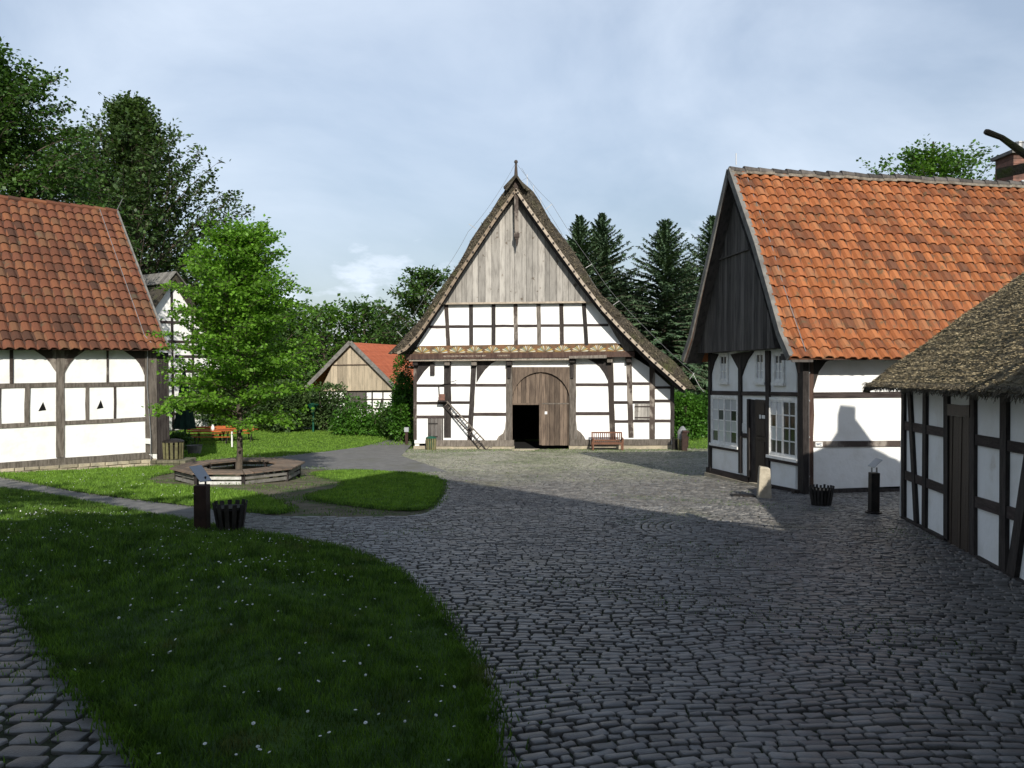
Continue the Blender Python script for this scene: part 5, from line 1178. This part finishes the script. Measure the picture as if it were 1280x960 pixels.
ap = RB.at(*d5(415, 255), .5); er = RB.at(*d5(722, 562), .5); el_ = RB.at(*d5(165, 540), .5); el_ = ap + Vector(((ap - er).x, (ap - er).y, er.z - ap.z)); dp = RB.n * -15
mb = MB(); 
for e_ in (er, el_):
    n_ = 30
    for k in range(n_):
        p0, p1 = ap.lerp(e_, k / n_), ap.lerp(e_, (k + 1) / n_ + .01); mb.prism([p0 + Vector((0, 0, .0)), p1 + Vector((0, 0, .02)), p1 + dp + Vector((0, 0, .02)), p0 + dp], (0, 0, -.08), random.random())
mb.build('tiled_roof', MT['tile_far'], rb_)
for e_ in (er, el_):
    mb = MB(); mb.beam(ap + RB.n * .03, e_ + RB.n * .03, .08, .3, up=(0, 0, 1)); mb.build('verge_board', MT['verge'], rb_)
mb = MB(); mb.beam(ap + dp * .55 + (er - ap) * .55, ap + dp * .9 + (er - ap) * .58 + Vector((0, 0, .1)), .5, .06); mb.build('roof_light', MT['glass_clear'], rb_)
# ================================================================== beer garden behind the lime
def beer_table(x, y, rz, label, paint='orange_paint'):
    z = float(base_z(x, y)); t = thing('beer_table', (x, y, z), label, 'table', 'orange beer garden tables'); c, s_ = math.cos(rz), math.sin(rz)
    R2 = lambda a, b, h: Vector((x + a * c - b * s_, y + a * s_ + b * c, z + h))
    mb = MB(); mb.prism([R2(-1.1, -.3, .74), R2(1.1, -.3, .74), R2(1.1, .3, .74), R2(-1.1, .3, .74)], (0, 0, .04)); mb.build('table_top', MT[paint], t)
    for s2 in (-1, 1):
        mb = MB(); mb.beam(R2(s2 * .8, -.25, 0), R2(s2 * .8, .2, .74), .04, .04); mb.beam(R2(s2 * .8, .25, 0), R2(s2 * .8, -.2, .74), .04, .04); mb.build('leg', MT['iron'], t)
def beer_bench(x, y, rz, label, back=False):
    z = float(base_z(x, y)); t = thing('beer_bench', (x, y, z), label, 'bench', 'orange beer garden benches'); c, s_ = math.cos(rz), math.sin(rz)
    R2 = lambda a, b, h: Vector((x + a * c - b * s_, y + a * s_ + b * c, z + h))
    mb = MB(); mb.prism([R2(-1.1, -.13, .45), R2(1.1, -.13, .45), R2(1.1, .13, .45), R2(-1.1, .13, .45)], (0, 0, .03)); mb.build('seat', MT['orange_paint'], t)
    if back: mb = MB(); [mb.prism([R2(-1.1, .16, h_), R2(1.1, .16, h_), R2(1.1, .17, h_ + .07), R2(-1.1, .17, h_ + .07)], (0, .03, 0)) for h_ in (.56, .68, .80)]; mb.build('backrest', MT['orange_paint'], t)
    for s2 in (-1, 1):
        mb = MB(); mb.beam(R2(s2 * .85, -.12, 0), R2(s2 * .85, .1, .45), .035, .035); mb.beam(R2(s2 * .85, .12, 0), R2(s2 * .85, -.1, .45), .035, .035); mb.build('leg', MT['iron'], t)
def gx(px, Y): return (px - 640) / 1000 * Y
beer_table(gx(266, 45.2), 45.2, .05, 'orange beer table with a white jug on it, middle of the beer garden')
beer_table(gx(296, 45.8), 45.8, .0, 'orange beer table at the right end of the beer garden, behind the lime trunk')
beer_table(gx(248, 47.5), 47.5, .1, 'orange beer table farthest back behind the bench with the backrest')
beer_bench(gx(262, 44.4), 44.4, .05, 'orange beer bench in front of the table with the white jug')
beer_bench(gx(256, 46.2), 46.2, .05, 'orange beer bench with tall backrest behind the table with the jug', True)
beer_bench(gx(292, 46.9), 46.9, .0, 'orange beer bench with backrest behind the right end table', True)
mb = MB(); mb.lathe((gx(266, 45.2), 45.1, float(base_z(0, 45)) + .78), [(.07, 0), (.1, .1), (.08, .22), (.05, .27), (.06, .32)], 10); props(mb.build('jug', MT['window_white']), 'white jug standing on the orange beer table', 'jug')
X, Y = gx(230, 42), 42.; zz = float(base_z(X, Y)); t = thing('parasol', (X, Y, zz), 'folded dark green market parasol in front of the thatched farmhouse', 'parasol')
mb = MB(); mb.tube([(X, Y, zz), (X, Y, zz + 4.1)], .04, 8); mb.build('pole', MT['wire'], t)
mb = MB(); vs = []; n_ = 20
for r_, z in ((.06, 4.1), (.16, 3.6), (.26, 2.8), (.36, 1.9), (.46, 1.35), (.5, 1.1)): vs.append([(X + r_ * (1 + .25 * math.cos(4 * 2 * math.pi * k / n_ * 2)) * math.cos(2 * math.pi * k / n_), Y + r_ * (1 + .25 * math.cos(8 * math.pi * 2 * k / n_)) * math.sin(2 * math.pi * k / n_), zz + z) for k in range(n_)])
mb.add([p for r_ in vs for p in r_], [(i * n_ + k, i * n_ + (k + 1) % n_, (i + 1) * n_ + (k + 1) % n_, (i + 1) * n_ + k) for i in range(5) for k in range(n_)]); mb.build('canopy', MT['green_canvas'] if 'green_canvas' in MT else mat('green_canvas', (.008, .03, .02), (.006, .02, .014), rough=.9), t)
X, Y = gx(242, 37), 37.; zz = float(base_z(X, Y)); t = thing('planter', (X, Y, zz), 'pale grey tub beside the path end of the beer garden lawn', 'planter')
mb = MB(); mb.lathe((X, Y, zz), [(.26, 0), (.34, .42), (.36, .45), (.31, .45), (.30, .4)], 14); mb.build('tub', MT['verge'], t)
X, Y = gx(391, 52), 52.; zz = float(base_z(X, Y)); t = thing('street_lamp', (X, Y, zz), 'green lamp post with a funnel-shaped head before the dark shrubs', 'street lamp')
mb = MB(); mb.tube([(X, Y, zz), (X, Y, zz + 1.25)], .06, 8); mb.build('post', MT['green_paint'], t)
mb = MB(); mb.lathe((X, Y, zz + 1.2), [(.06, 0), (.12, .25), (.38, .62), (.4, .66), (.1, .75)], 14); mb.build('lamp_head', MT['green_paint'], t)
# low timber fence far left of the lawn
t = thing('paddock_fence', (gx(360, 56), 56, zg), 'low brown post-and-rail fence at the back of the lawn before the shrubs', 'fence')
for k in range(9): X = gx(300 + k * 17, 56); mb = MB(); mb.beam((X, 56, zg), (X, 56, zg + 1.15), .12, .12); mb.build('post', MT['timber_mix'], t)
for h in (.45, .95): mb = MB(); mb.beam((gx(300, 56), 56.0, zg + h), (gx(436, 56), 56.0, zg + h), .05, .12); mb.build('rail', MT['timber_mix'], t)
X = gx(508, 44.5); t = thing('gate_post', (X, 44.5, zg), 'short brown post beside the hedge left of the big barn', 'post')
mb = MB(); mb.beam((X, 44.5, zg), (X, 44.5, zg + .75), .16, .16); mb.build('shaft', MT['rust'], t); mb = MB(); mb.box(X - .12, X + .12, 44.4, 44.6, zg + .75, zg + 1.0); mb.build('head', MT['glass_clear'], t)
# ================================================================== trees
def leafmat(n, a, b, tr=.35, rough=.5): return mat(n, a, b, ns=.9, lo=.3, hi=.7, rough=rough, tone=.38, transl=tr, spec=.35, detail=3)
MT['leaf_lime'] = leafmat('lime_leaves', (.165, .325, .035), (.10, .22, .022), .45)
MT['leaf_bright'] = leafmat('bright_leaves', (.10, .20, .024), (.05, .12, .016))
MT['leaf_dark'] = leafmat('beech_leaves', (.075, .125, .035), (.038, .075, .024), .3)
MT['leaf_mid'] = leafmat('mid_leaves', (.065, .13, .025), (.04, .09, .018))
MT['leaf_grey'] = leafmat('grey_green_leaves', (.10, .14, .07), (.06, .10, .04))
MT['leaf_hedge'] = leafmat('hedge_leaves', (.075, .19, .02), (.045, .12, .016))
MT['needle'] = leafmat('spruce_needles', (.085, .14, .066), (.045, .085, .045), .12, .7)
def leaf_quads(P, D, sz, flat=.5):
    """rhombic leaves at P, hanging along D, size sz"""
    n = len(P); D = D / (np.linalg.norm(D, axis=1)[:, None] + 1e-9)
    up = np.column_stack([rng.normal(0, flat, n), rng.normal(0, flat, n), np.ones(n)]); S_ = np.cross(D, up); S_ /= np.linalg.norm(S_, axis=1)[:, None] + 1e-9
    U = np.cross(S_, D); l = sz * rng.uniform(.7, 1.25, n)[:, None]; w_ = l * .38
    V = np.stack([P, P + D * l * .5 + S_ * w_ + U * l * .08, P + D * l, P + D * l * .5 - S_ * w_ + U * l * .08], 1).reshape(-1, 3)
    return V, np.arange(n * 4).reshape(-1, 4)
def broadleaf(name, label, X, Y, H, R_, leafm, prof, nb=70, lsz=.1, twig=.5, nl=18, zb=None, trunk_r=.12, h0=.2, droop=.25, up=(.15, .75), clump=0., fork=True, grp=None, cat='tree', lean=0, sub=14, seed=1, upright=0., order=1):
    """trunk, limbs and side twigs set with single leaves; prof(f) = reach of the limbs at height fraction f"""
    rs = np.random.default_rng(seed); z0 = float(GZ(np.array([X]), np.array([Y]))[0]) if zb is None else zb
    t = thing(name, (X, Y, z0 - .05), label, cat, grp); mb = MB()
    tp = [Vector((X + lean * (k / 8) ** 2 + .04 * H * .1 * math.sin(k * 1.7 + seed), Y + .05 * math.sin(k * 2.1), z0 - .05 + H * .93 * k / 8)) for k in range(9)]
    mb.tube(tp, [trunk_r * (1.25 if k == 0 else 1) * (1 - .88 * k / 8) + .01 for k in range(9)], 9)
    def tpos(f): k = min(7, int(f * 8)); return tp[k].lerp(tp[k + 1], f * 8 - k)
    LP, LD = [], []; br = MB(); az = rs.uniform(0, 6)
    for i in range(nb):
        f = h0 + (1 - h0) * ((i + rs.uniform(0, 1)) / nb) ** .9; f = min(f, .995); az += 2.399 + rs.normal(0, .25); Ln = R_ * prof(f) * rs.uniform(.78, 1.12)
        if Ln < .05 * R_: Ln = .12 * R_
        el = up[0] + (up[1] - up[0]) * f + rs.normal(0, .1) + upright * rs.random()
        o = np.array(tpos(max(.05, f * .93 - .06 * Ln / H * 2))); d = np.array([math.cos(az) * math.cos(el), math.sin(az) * math.cos(el), math.sin(el)]); pts = [o]
        ns_ = 7; cur = d.copy(); bend = rs.normal(0, .12, 3)
        for k in range(ns_):
            cur = cur + np.array([0, 0, -droop * (k / ns_) * .6]) + bend * .3; cur /= np.linalg.norm(cur); pts.append(pts[-1] + cur * Ln / ns_)
        pts = np.array(pts); rr = max(.006, trunk_r * .32 * (Ln / R_) * (1 - f * .5)); br.tube([Vector(p) for p in pts], [rr * (1 - .85 * k / ns_) for k in range(ns_ + 1)], 5, cap=False)
        ntw = max(3, int(sub * (.35 + .65 * Ln / R_)))
        for j in range(ntw):
            q = .18 + .82 * (j + rs.uniform(0, 1)) / ntw; q = min(q, .999); k = min(ns_ - 1, int(q * ns_)); p = pts[k] + (pts[k + 1] - pts[k]) * (q * ns_ - k); bd = pts[k + 1] - pts[k]; bd /= np.linalg.norm(bd)
            sd_ = np.cross(bd, [0, 0, 1]); sd_ /= np.linalg.norm(sd_) + 1e-6; tl = twig * rs.uniform(.5, 1.2) * (1.15 - .6 * q)
            td = sd_ * (1 if j % 2 else -1) * rs.uniform(.4, 1) + bd * rs.uniform(.5, 1.) + np.array([0, 0, rs.uniform(-.25, .4)]); td /= np.linalg.norm(td)
            br.tube([Vector(p), Vector(p + td * tl * .5), Vector(p + td * tl + np.array([0, 0, -.08 * tl]))], [rr * .3 + .003, rr * .2 + .002, .002], 3, cap=False)
            m_ = max(4, int(nl * tl / twig)); s_ = rs.uniform(.05, 1.05, m_)[:, None]; pp = p + td * tl * s_ + rs.normal(0, clump + .09 * twig, (m_, 3)) * np.array([1, 1, .6])
            LP.append(pp); LD.append(td + rs.normal(0, .75, (m_, 3)) + np.array([0, 0, -.35]))
    LP = np.vstack(LP); LD = np.vstack(LD); V, F = leaf_quads(LP, LD, lsz)
    mb.build('trunk', MT['bark'], t, smooth=True); br.build('limbs', MT['bark'], t, smooth=True)
    raw('crown', V, F, rs.random(len(F)), MT[leafm], t); return t
egg = lambda f: max(0, math.sin(math.pi * min(1, max(0, (f - .12) / .9)) ** .75)) ** .75
lime = lambda f: (np.interp(f, [.15, .25, .4, .6, .75, .88, 1.0], [.80, .98, 1.0, .98, .93, .78, .38]))
lt = broadleaf('lime_tree', 'young bright green lime tree standing inside the octagonal bench', BX, BY, 7.9, 2.3, 'leaf_lime', lime, nb=145, lsz=.115, twig=.6, nl=24, trunk_r=.085, h0=.25, droop=.26, up=(.0, .95), sub=17, seed=11, clump=.02, upright=.3)
mb = MB(); mb.box(BX - .165, BX - .125, BY - .2, BY - .16, bz + 1.0, bz + 1.45); mb.build('stake_tag', MT['window_white'], lt)
def xz(px, Y): return (px - 640) / 1000 * Y
def Hof(py, Y, zb): return CZ + (450 - py) / 1000 * Y - zb
zg = float(base_z(0, 60))
dome = lambda f: float(np.interp(f, [.1, .25, .45, .65, .82, .93, 1.0], [.55, .9, 1.0, .93, .72, .45, .12]))
beech = lambda f: float(np.interp(f, [.1, .25, .4, .55, .68, .8, .9, 1.0], [.8, 1.0, 1.0, .85, .62, .42, .25, .08]))
# big trees on the left
Y = 41.; broadleaf('chestnut_tree', 'big bright green broadleaf tree rising behind the left house at the frame edge', xz(-22, Y), Y, Hof(8, Y, zg), 7.2, 'leaf_mid', dome, nb=290, lsz=.22, twig=1.2, nl=36, trunk_r=.4, h0=.12, droop=.3, up=(.0, .9), sub=15, seed=3, zb=zg, clump=.12)
Y = 64.; broadleaf('beech_tree', 'tall dark beech with loose upswept top shoots between the left house and lime tree', xz(166, Y), Y, Hof(90, Y, zg), 12.6, 'leaf_dark', beech, nb=300, lsz=.32, twig=1.8, nl=27, trunk_r=.38, h0=.1, droop=.12, up=(.05, 1.15), sub=15, seed=8, zb=zg, clump=.05, upright=.35)
Y = 72.; broadleaf('beech_tree', 'lower dark beech filling the gap behind the thatched farmhouse', xz(85, Y), Y, Hof(160, Y, zg), 10., 'leaf_dark', dome, nb=120, lsz=.3, twig=1.2, nl=16, trunk_r=.3, h0=.1, droop=.2, up=(.0, .9), sub=14, seed=21, zb=zg, clump=.1)
Y = 66.; broadleaf('beech_tree', 'dark broadleaf tree directly behind the lime tree crown', xz(280, Y), Y, Hof(335, Y, zg), 5.0, 'leaf_dark', dome, nb=110, lsz=.32, twig=1.2, nl=15, trunk_r=.3, h0=.08, droop=.2, up=(.0, .9), sub=13, seed=22, zb=zg, clump=.1)
Y = 78.; broadleaf('oak_tree', 'round-headed dark green tree left of the big thatched gable', xz(533, Y), Y, Hof(322, Y, zg), 5.6, 'leaf_mid', dome, nb=100, lsz=.34, twig=1.2, nl=15, trunk_r=.35, h0=.15, droop=.25, up=(.0, .9), sub=13, seed=31, zb=zg, clump=.14)
far = []
for (px, top, Y, R_, m, sd, lab) in ((405, 388, 84, 5.0, 'leaf_bright', 41, 'light green tree above the pale gable of the red-roofed barn'), (455, 382, 88, 4.6, 'leaf_mid', 42, 'mid green tree behind the ridge of the red-roofed barn'),
                                 (350, 385, 74, 4.5, 'leaf_bright', 43, 'fresh green tree just right of the lime crown'), (488, 408, 92, 3.6, 'leaf_grey', 44, 'low pale tree between the red roof and the big thatched barn'), (315, 400, 66, 4.5, 'leaf_mid', 45, 'dense tree hidden behind the right half of the lime tree')):
    broadleaf('broadleaf_tree', lab, xz(px, Y), Y, Hof(top - 12, Y, zg), R_ * 1.35, m, dome, nb=70, lsz=.42, twig=1.4, nl=12, trunk_r=.3, h0=.1, droop=.2, up=(.0, .9), sub=11, seed=sd, zb=zg, clump=.18, grp='trees on the skyline left of the barn')
Y = 44.; broadleaf('maple_tree', 'leafy green tree top showing above the orange tiled ridge', xz(1160, Y), Y, Hof(150, Y, zg), 6.2, 'leaf_bright', dome, nb=170, lsz=.2, twig=1.0, nl=24, trunk_r=.3, h0=.3, droop=.2, up=(.2, .9), sub=12, seed=51, zb=zg, clump=.08)
Y = 52.; broadleaf('maple_tree', 'small tip of a tree above the chimney at the right frame edge', xz(1290, Y), Y, Hof(176, Y, zg), 2.2, 'leaf_mid', dome, nb=50, lsz=.3, twig=1.0, nl=12, trunk_r=.25, h0=.4, droop=.2, up=(.2, .9), sub=10, seed=52, zb=zg, clump=.08)
Y = 66.; broadleaf('willow_tree', 'pale grey-green bushy tree between the spruces right of the barn roof', xz(795, Y), Y, Hof(345, Y, zg), 3.4, 'leaf_grey', dome, nb=90, lsz=.25, twig=1.1, nl=15, trunk_r=.22, h0=.1, droop=.3, up=(.1, 1.1), sub=12, seed=53, zb=zg, clump=.1)
# spruces
def spruce(label, X, Y, H, R_, seed, m='needle', top_open=1.0):
    rs = np.random.default_rng(seed); z0 = zg; t = thing('spruce_tree', (X, Y, z0), label, 'tree', 'spruces right of the barn'); mb = MB(); mb.tube([(X, Y, z0), (X + .05, Y, z0 + H * .5), (X, Y, z0 + H)], [.28, .16, .015], 8); mb.build('trunk', MT['bark'], t)
    br = MB(); LP = []; LD = []; LS = []; f = .04; az = rs.uniform(0, 6)
    while f < 1:
        nb = 7 if f < .9 else 5; reach = R_ * ((1 - f) ** .84) * (1 if f > .12 else .8 + f) + .12
        for b in range(nb):
            a = az + b * 2 * np.pi / nb + rs.normal(0, .18); Ln = reach * rs.uniform(.6, 1.25); el0 = .25 + .75 * f - .25 * (1 - f); k = 8; pts = [np.array([X, Y, z0 + H * f])]
            for j in range(k):
                q = j / k; el = el0 - (.75 * (1 - f) + .25) * math.sin(q * 2.4) * .8 + .5 * max(0, q - .7); pts.append(pts[-1] + np.array([math.cos(a) * math.cos(el), math.sin(a) * math.cos(el), math.sin(el)]) * Ln / k)
            pts = np.array(pts); br.tube([Vector(p) for p in pts], [.04 * (1 - .8 * j / k) * (1.1 - f) + .006 for j in range(k + 1)], 4, cap=False)
            nt_ = int(16 + 46 * Ln / R_)
            for j in range(nt_):
                q = .08 + .92 * j / nt_; i = min(k - 1, int(q * k)); p = pts[i] + (pts[i + 1] - pts[i]) * (q * k - i); bd = pts[i + 1] - pts[i]; bd /= np.linalg.norm(bd); sd_ = np.cross(bd, [0, 0, 1]); sd_ /= np.linalg.norm(sd_)
                d = sd_ * (1 if j % 2 else -1) * rs.uniform(.5, 1) + bd * rs.uniform(.4, 1.1) + np.array([0, 0, -rs.uniform(.1, .7) * (1 - f * .7)]); LP.append(p); LD.append(d); LS.append((.3 + .5 * (Ln / R_) ** .7) * (1.15 - .55 * q) * rs.uniform(.6, 1.1))
                if rs.random() < .6: LP.append(p); LD.append(np.array([rs.normal(0, .2), rs.normal(0, .2), -1]) + bd * .3); LS.append(.2 + .16 * (1 - f))
        az += 1.1; f += (.30 + .06 * rs.random()) / H * (1.2 - .35 * f)
    for q in range(14): LP.append(np.array([X, Y, z0 + H * (1 - .004 * q)])); LD.append(np.array([rs.normal(), rs.normal(), 1.4])); LS.append(.22)
    P = np.array(LP); D = np.array(LD); S2 = np.array(LS); D /= np.linalg.norm(D, axis=1)[:, None]
    outV = []
    # each spray = three narrow overlapping blades
    Vs = []; 
    for rot in (-.45, 0, .45):
        up = np.column_stack([rs.normal(0, .35, len(P)), rs.normal(0, .35, len(P)), np.ones(len(P))]); Sx = np.cross(D, up); Sx /= np.linalg.norm(Sx, axis=1)[:, None]
        d = D * math.cos(rot) + Sx * math.sin(rot); s2 = np.cross(d, np.cross(Sx, D)); l = (S2 * (1 if rot == 0 else .75))[:, None]; w_ = l * .17
        Vs.append(np.stack([P - s2 * w_ * .4, P + d * l * .55 - s2 * w_, P + d * l, P + d * l * .55 + s2 * w_], 1))
    V = np.concatenate(Vs, 0).reshape(-1, 3); F = np.arange(len(V)).reshape(-1, 4)
    br.build('limbs', MT['bark'], t); raw('crown', V, F, rs.random(len(F)), MT[m], t); return t
for (px, top, Y, R_, sd, lab) in ((724, 272, 60, 2.7, 61, 'tall dark spruce nearest the barn ridge, left one of the close pair'), (752, 270, 62, 2.9, 62, 'tall dark spruce with drooping limbs, right one of the close pair'), (831, 277, 60, 3.1, 63, 'blue-green spruce standing alone with a sharp tip right of the barn'), (890, 272, 64, 3.2, 64, 'spruce partly hidden behind the dark board gable of the cottage'), (700, 330, 68, 2.6, 65, 'lower spruce just peeping over the thatched barn roof'), (775, 350, 72, 2.8, 66, 'shorter spruce behind the pale grey-green tree'), (858, 330, 72, 3.0, 67, 'shorter spruce in the gap between the lone spruce and the cottage')):
    spruce(lab, xz(px, Y), Y, Hof(top, Y, zg), R_ * 2.55, sd)
# shrubs and hedges: leaves spread through an uneven mass, with a few stems
def shrub(name, label, X, Y, rx, ry, H, m, n=5000, lsz=.16, seed=1, grp=None, lobes=9, cat='shrub', zb=None):
    rs = np.random.default_rng(seed); z0 = float(base_z(X, Y)) if zb is None else zb; t = thing(name, (X, Y, z0), label, cat, grp); mb = MB()
    for k in range(6): a = rs.uniform(0, 6.28); mb.tube([(X, Y, z0), (X + math.cos(a) * rx * .3, Y + math.sin(a) * ry * .3, z0 + H * .4), (X + math.cos(a) * rx * .6, Y + math.sin(a) * ry * .6, z0 + H * .75)], [.05, .035, .01], 5)
    mb.build('stems', MT['bark'], t); P = []; D = []
    for k in range(lobes):
        a = rs.uniform(0, 6.28); q = rs.uniform(0, .7) if k else 0; c = np.array([X + math.cos(a) * rx * q, Y + math.sin(a) * ry * q, z0 + H * rs.uniform(.3, .72) * (1.08 - q * .5)]); r_ = np.array([rx, ry, H * .62]) * rs.uniform(.38, .6)
        u = rs.normal(size=(n // lobes, 3)); u /= np.linalg.norm(u, axis=1)[:, None]; rad = rs.uniform(.55, 1.08, (len(u), 1)) ** .6; bump = 1 + .14 * np.sin(u[:, :1] * 7 + seed) * np.sin(u[:, 1:2] * 6 + k) + .1 * np.sin(u[:, 2:3] * 11)
        P.append(c + u * r_ * rad * bump); D.append(u + rs.normal(0, .6, u.shape) + [0, 0, -.1])
    P = np.vstack(P); D = np.vstack(D); k = P[:, 2] > z0 + .02; V, F = leaf_quads(P[k], D[k], lsz); raw('foliage', V, F, rs.random(len(F)), MT[m], t); return t
SH = [('dark rounded shrub behind the lamp post', 358, 52.5, 2.6, 2.0, 465, 'leaf_dark', 7000), ('dark spreading shrub in front of the pale board gable', 402, 53, 2.4, 1.8, 474, 'leaf_dark', 6500),
      ('dark shrub beneath the right side of the lime tree crown', 318, 54, 2.6, 2.0, 470, 'leaf_dark', 6000), ('dark bushes between the parasol and the lime trunk', 272, 54, 3.0, 2.0, 455, 'leaf_dark', 6500),
      ('bright green bush before the half-timbered wall of the red-roofed barn', 444, 50, 1.6, 1.2, 497, 'leaf_hedge', 4500), ('low bright green bush right of the other under the red roof', 476, 49.5, 1.6, 1.2, 508, 'leaf_hedge', 4000),
      ('tall leafy green bush against the left corner of the big barn', 505, 47.5, 1.15, 1.2, 440, 'leaf_hedge', 6500), ('bright bush in front of the leafy bush at the barn corner', 500, 46, 1.0, 1.0, 496, 'leaf_hedge', 3500),
      ('small dark bush between the two bright ones', 488, 48.3, 1.0, 1.0, 505, 'leaf_mid', 2500), ('weedy plants at the foot of the parasol', 222, 40.5, .9, .6, 540, 'leaf_mid', 1500)]
for i, (lab, px, Y, rx, ry, top, m, n) in enumerate(SH): shrub('shrub', lab, xz(px, Y), Y, rx, ry, Hof(top, Y, float(base_z(0, Y))) * 1.02, m, n, .19 if Y > 50 else .15, seed=70 + i)
for i, (px, Y, top, lab) in enumerate(((862, 48, 492, 'bright green laurel hedge bush seen between barn and cottage'), (895, 49, 488, 'laurel hedge bush just left of the cottage corner, mostly hidden'), (832, 50, 480, 'laurel hedge bush beginning behind the barn corner'))):
    shrub('hedge_bush', lab, xz(px, Y), Y, 1.7, 1.1, Hof(top, Y, zg), 'leaf_hedge', 5500, .17, seed=90 + i, grp='laurel hedge right of the barn')
# far wood closing the horizon
def wood():
    rs = np.random.default_rng(5); P = []; D = []
    for k in range(150):
        a = R(-62 + 124 * k / 149 + rs.normal(0, .6)); d_ = rs.uniform(105, 135); X = d_ * math.sin(a); Yk = d_ * math.cos(a); H = rs.uniform(5.5, 9.5); r_ = rs.uniform(3, 5.5); n = 700
        u = rs.normal(size=(n, 3)); u /= np.linalg.norm(u, axis=1)[:, None]; P.append(np.array([X, Yk, zg + H * .5]) + u * [r_, r_, H * .55] * rs.uniform(.7, 1.05, (n, 1))); D.append(u + rs.normal(0, .6, u.shape))
    P = np.vstack(P); D = np.vstack(D); k = P[:, 2] > zg; V, F = leaf_quads(P[k], D[k], .95); props(raw('far_wood', V, F, rs.random(len(F)), MT['leaf_mid']), 'distant wooded belt closing the horizon', 'wood', kind='stuff')
wood()
# ================================================================== what stands behind the photographer and shades the yard
def timber_house(label, P0, u, wd, dp, eave, ridge, zb):
    """P0: middle of the gable foot; u: along the gable"""
    U = Vector((*u, 0)).normalized(); B = Vector((U.y, -U.x, 0)); B = B if B.y < 0 else -B; t = thing('farmhouse', (P0[0], P0[1], zb), label, 'house'); O = Vector((P0[0], P0[1], 0))
    A = lambda a, b, z: O + U * a + B * b + Vector((0, 0, z))
    mb = MB(); g_ = [(-wd / 2, zb - .5), (wd / 2, zb - .5), (wd / 2, eave), (0, ridge - .3), (-wd / 2, eave)]
    for b in (0, dp - .3): mb.prism([A(a, b, z) for a, z in g_], B * .3)
    for a in (-wd / 2 + .02, wd / 2 - .27): mb.prism([A(a, .3, zb - .5), A(a, dp - .3, zb - .5), A(a, dp - .3, eave), A(a, .3, eave)], U * .25)
    mb.build('wall', MT['plaster'], t)
    for k in range(9):
        a = -wd / 2 + .1 + (wd - .2) * k / 8; zt = eave + (ridge - .4 - eave) * (1 - abs(a) / (wd / 2)); mb = MB(); mb.prism([A(a - .1, -.05, zb - .5), A(a + .1, -.05, zb - .5), A(a + .1, -.05, zt), A(a - .1, -.05, zt)], B * .1); mb.build('post', Dk, t)
    z = zb + 1.3
    while z < ridge - 1.5:
        h_ = wd / 2 if z < eave else wd / 2 * (ridge - .4 - z) / (ridge - .4 - eave); mb = MB(); mb.prism([A(-h_, -.035, z), A(h_, -.035, z), A(h_, -.035, z + .18), A(-h_, -.035, z + .18)], B * .1); mb.build('rail', Rl, t); z += 1.35
    mb = MB(); sl = (ridge - eave) / (wd / 2); o_ = .6
    for s_ in (-1, 1): mb.prism([A(0, -.5, ridge), A(s_ * (wd / 2 + o_), -.5, eave - sl * o_), A(s_ * (wd / 2 + o_), dp + .4, eave - sl * o_), A(0, dp + .4, ridge)], (0, 0, -.35))
    mb.build('roof', MT['thatch'], t); return t
zb = float(base_z(0, -6))
ZR = CZ
timber_house('large thatched half-timbered house behind the photographer, shading the yard', (1.35, -4.4), (1, 0.0), 13.5, 16, ZR + 6.6, ZR + 14.0, zb)
broadleaf('walnut_tree', 'broad tree behind the photographer on the right', 16.0, -6.5, ZR + 9.6 - zb, 5.2, 'leaf_mid', lambda f: float(np.interp(f, [0, .2, .5, .75, .9, 1], [.7, .95, 1, .95, .75, .4])), nb=110, lsz=.5, twig=1.3, nl=16, trunk_r=.4, h0=.15, droop=.2, up=(.0, .9), sub=13, seed=101, zb=zb, clump=.2)
broadleaf('walnut_tree', 'second broad tree farther right behind the photographer', 20.5, -5.5, ZR + 21.5 - zb, 5.0, 'leaf_mid', dome, nb=90, lsz=.45, twig=1.3, nl=13, trunk_r=.4, h0=.15, droop=.2, up=(.0, .9), sub=12, seed=102, zb=zb, clump=.2)
broadleaf('ash_tree', 'loose-crowned tree behind the photographer on the left', -9.8, -4, ZR + 11.2 - zb, 7.0, 'leaf_mid', dome, nb=90, lsz=.4, twig=1.3, nl=13, trunk_r=.35, h0=.12, droop=.2, up=(.0, .8), sub=12, seed=103, zb=zb, clump=.2)
broadleaf('ash_tree', 'wide tree behind the photographer, far left', -17.5, -2.5, ZR + 10.2 - zb, 7.0, 'leaf_mid', dome, nb=90, lsz=.4, twig=1.3, nl=13, trunk_r=.35, h0=.12, droop=.2, up=(.0, .8), sub=12, seed=104, zb=zb, clump=.2)
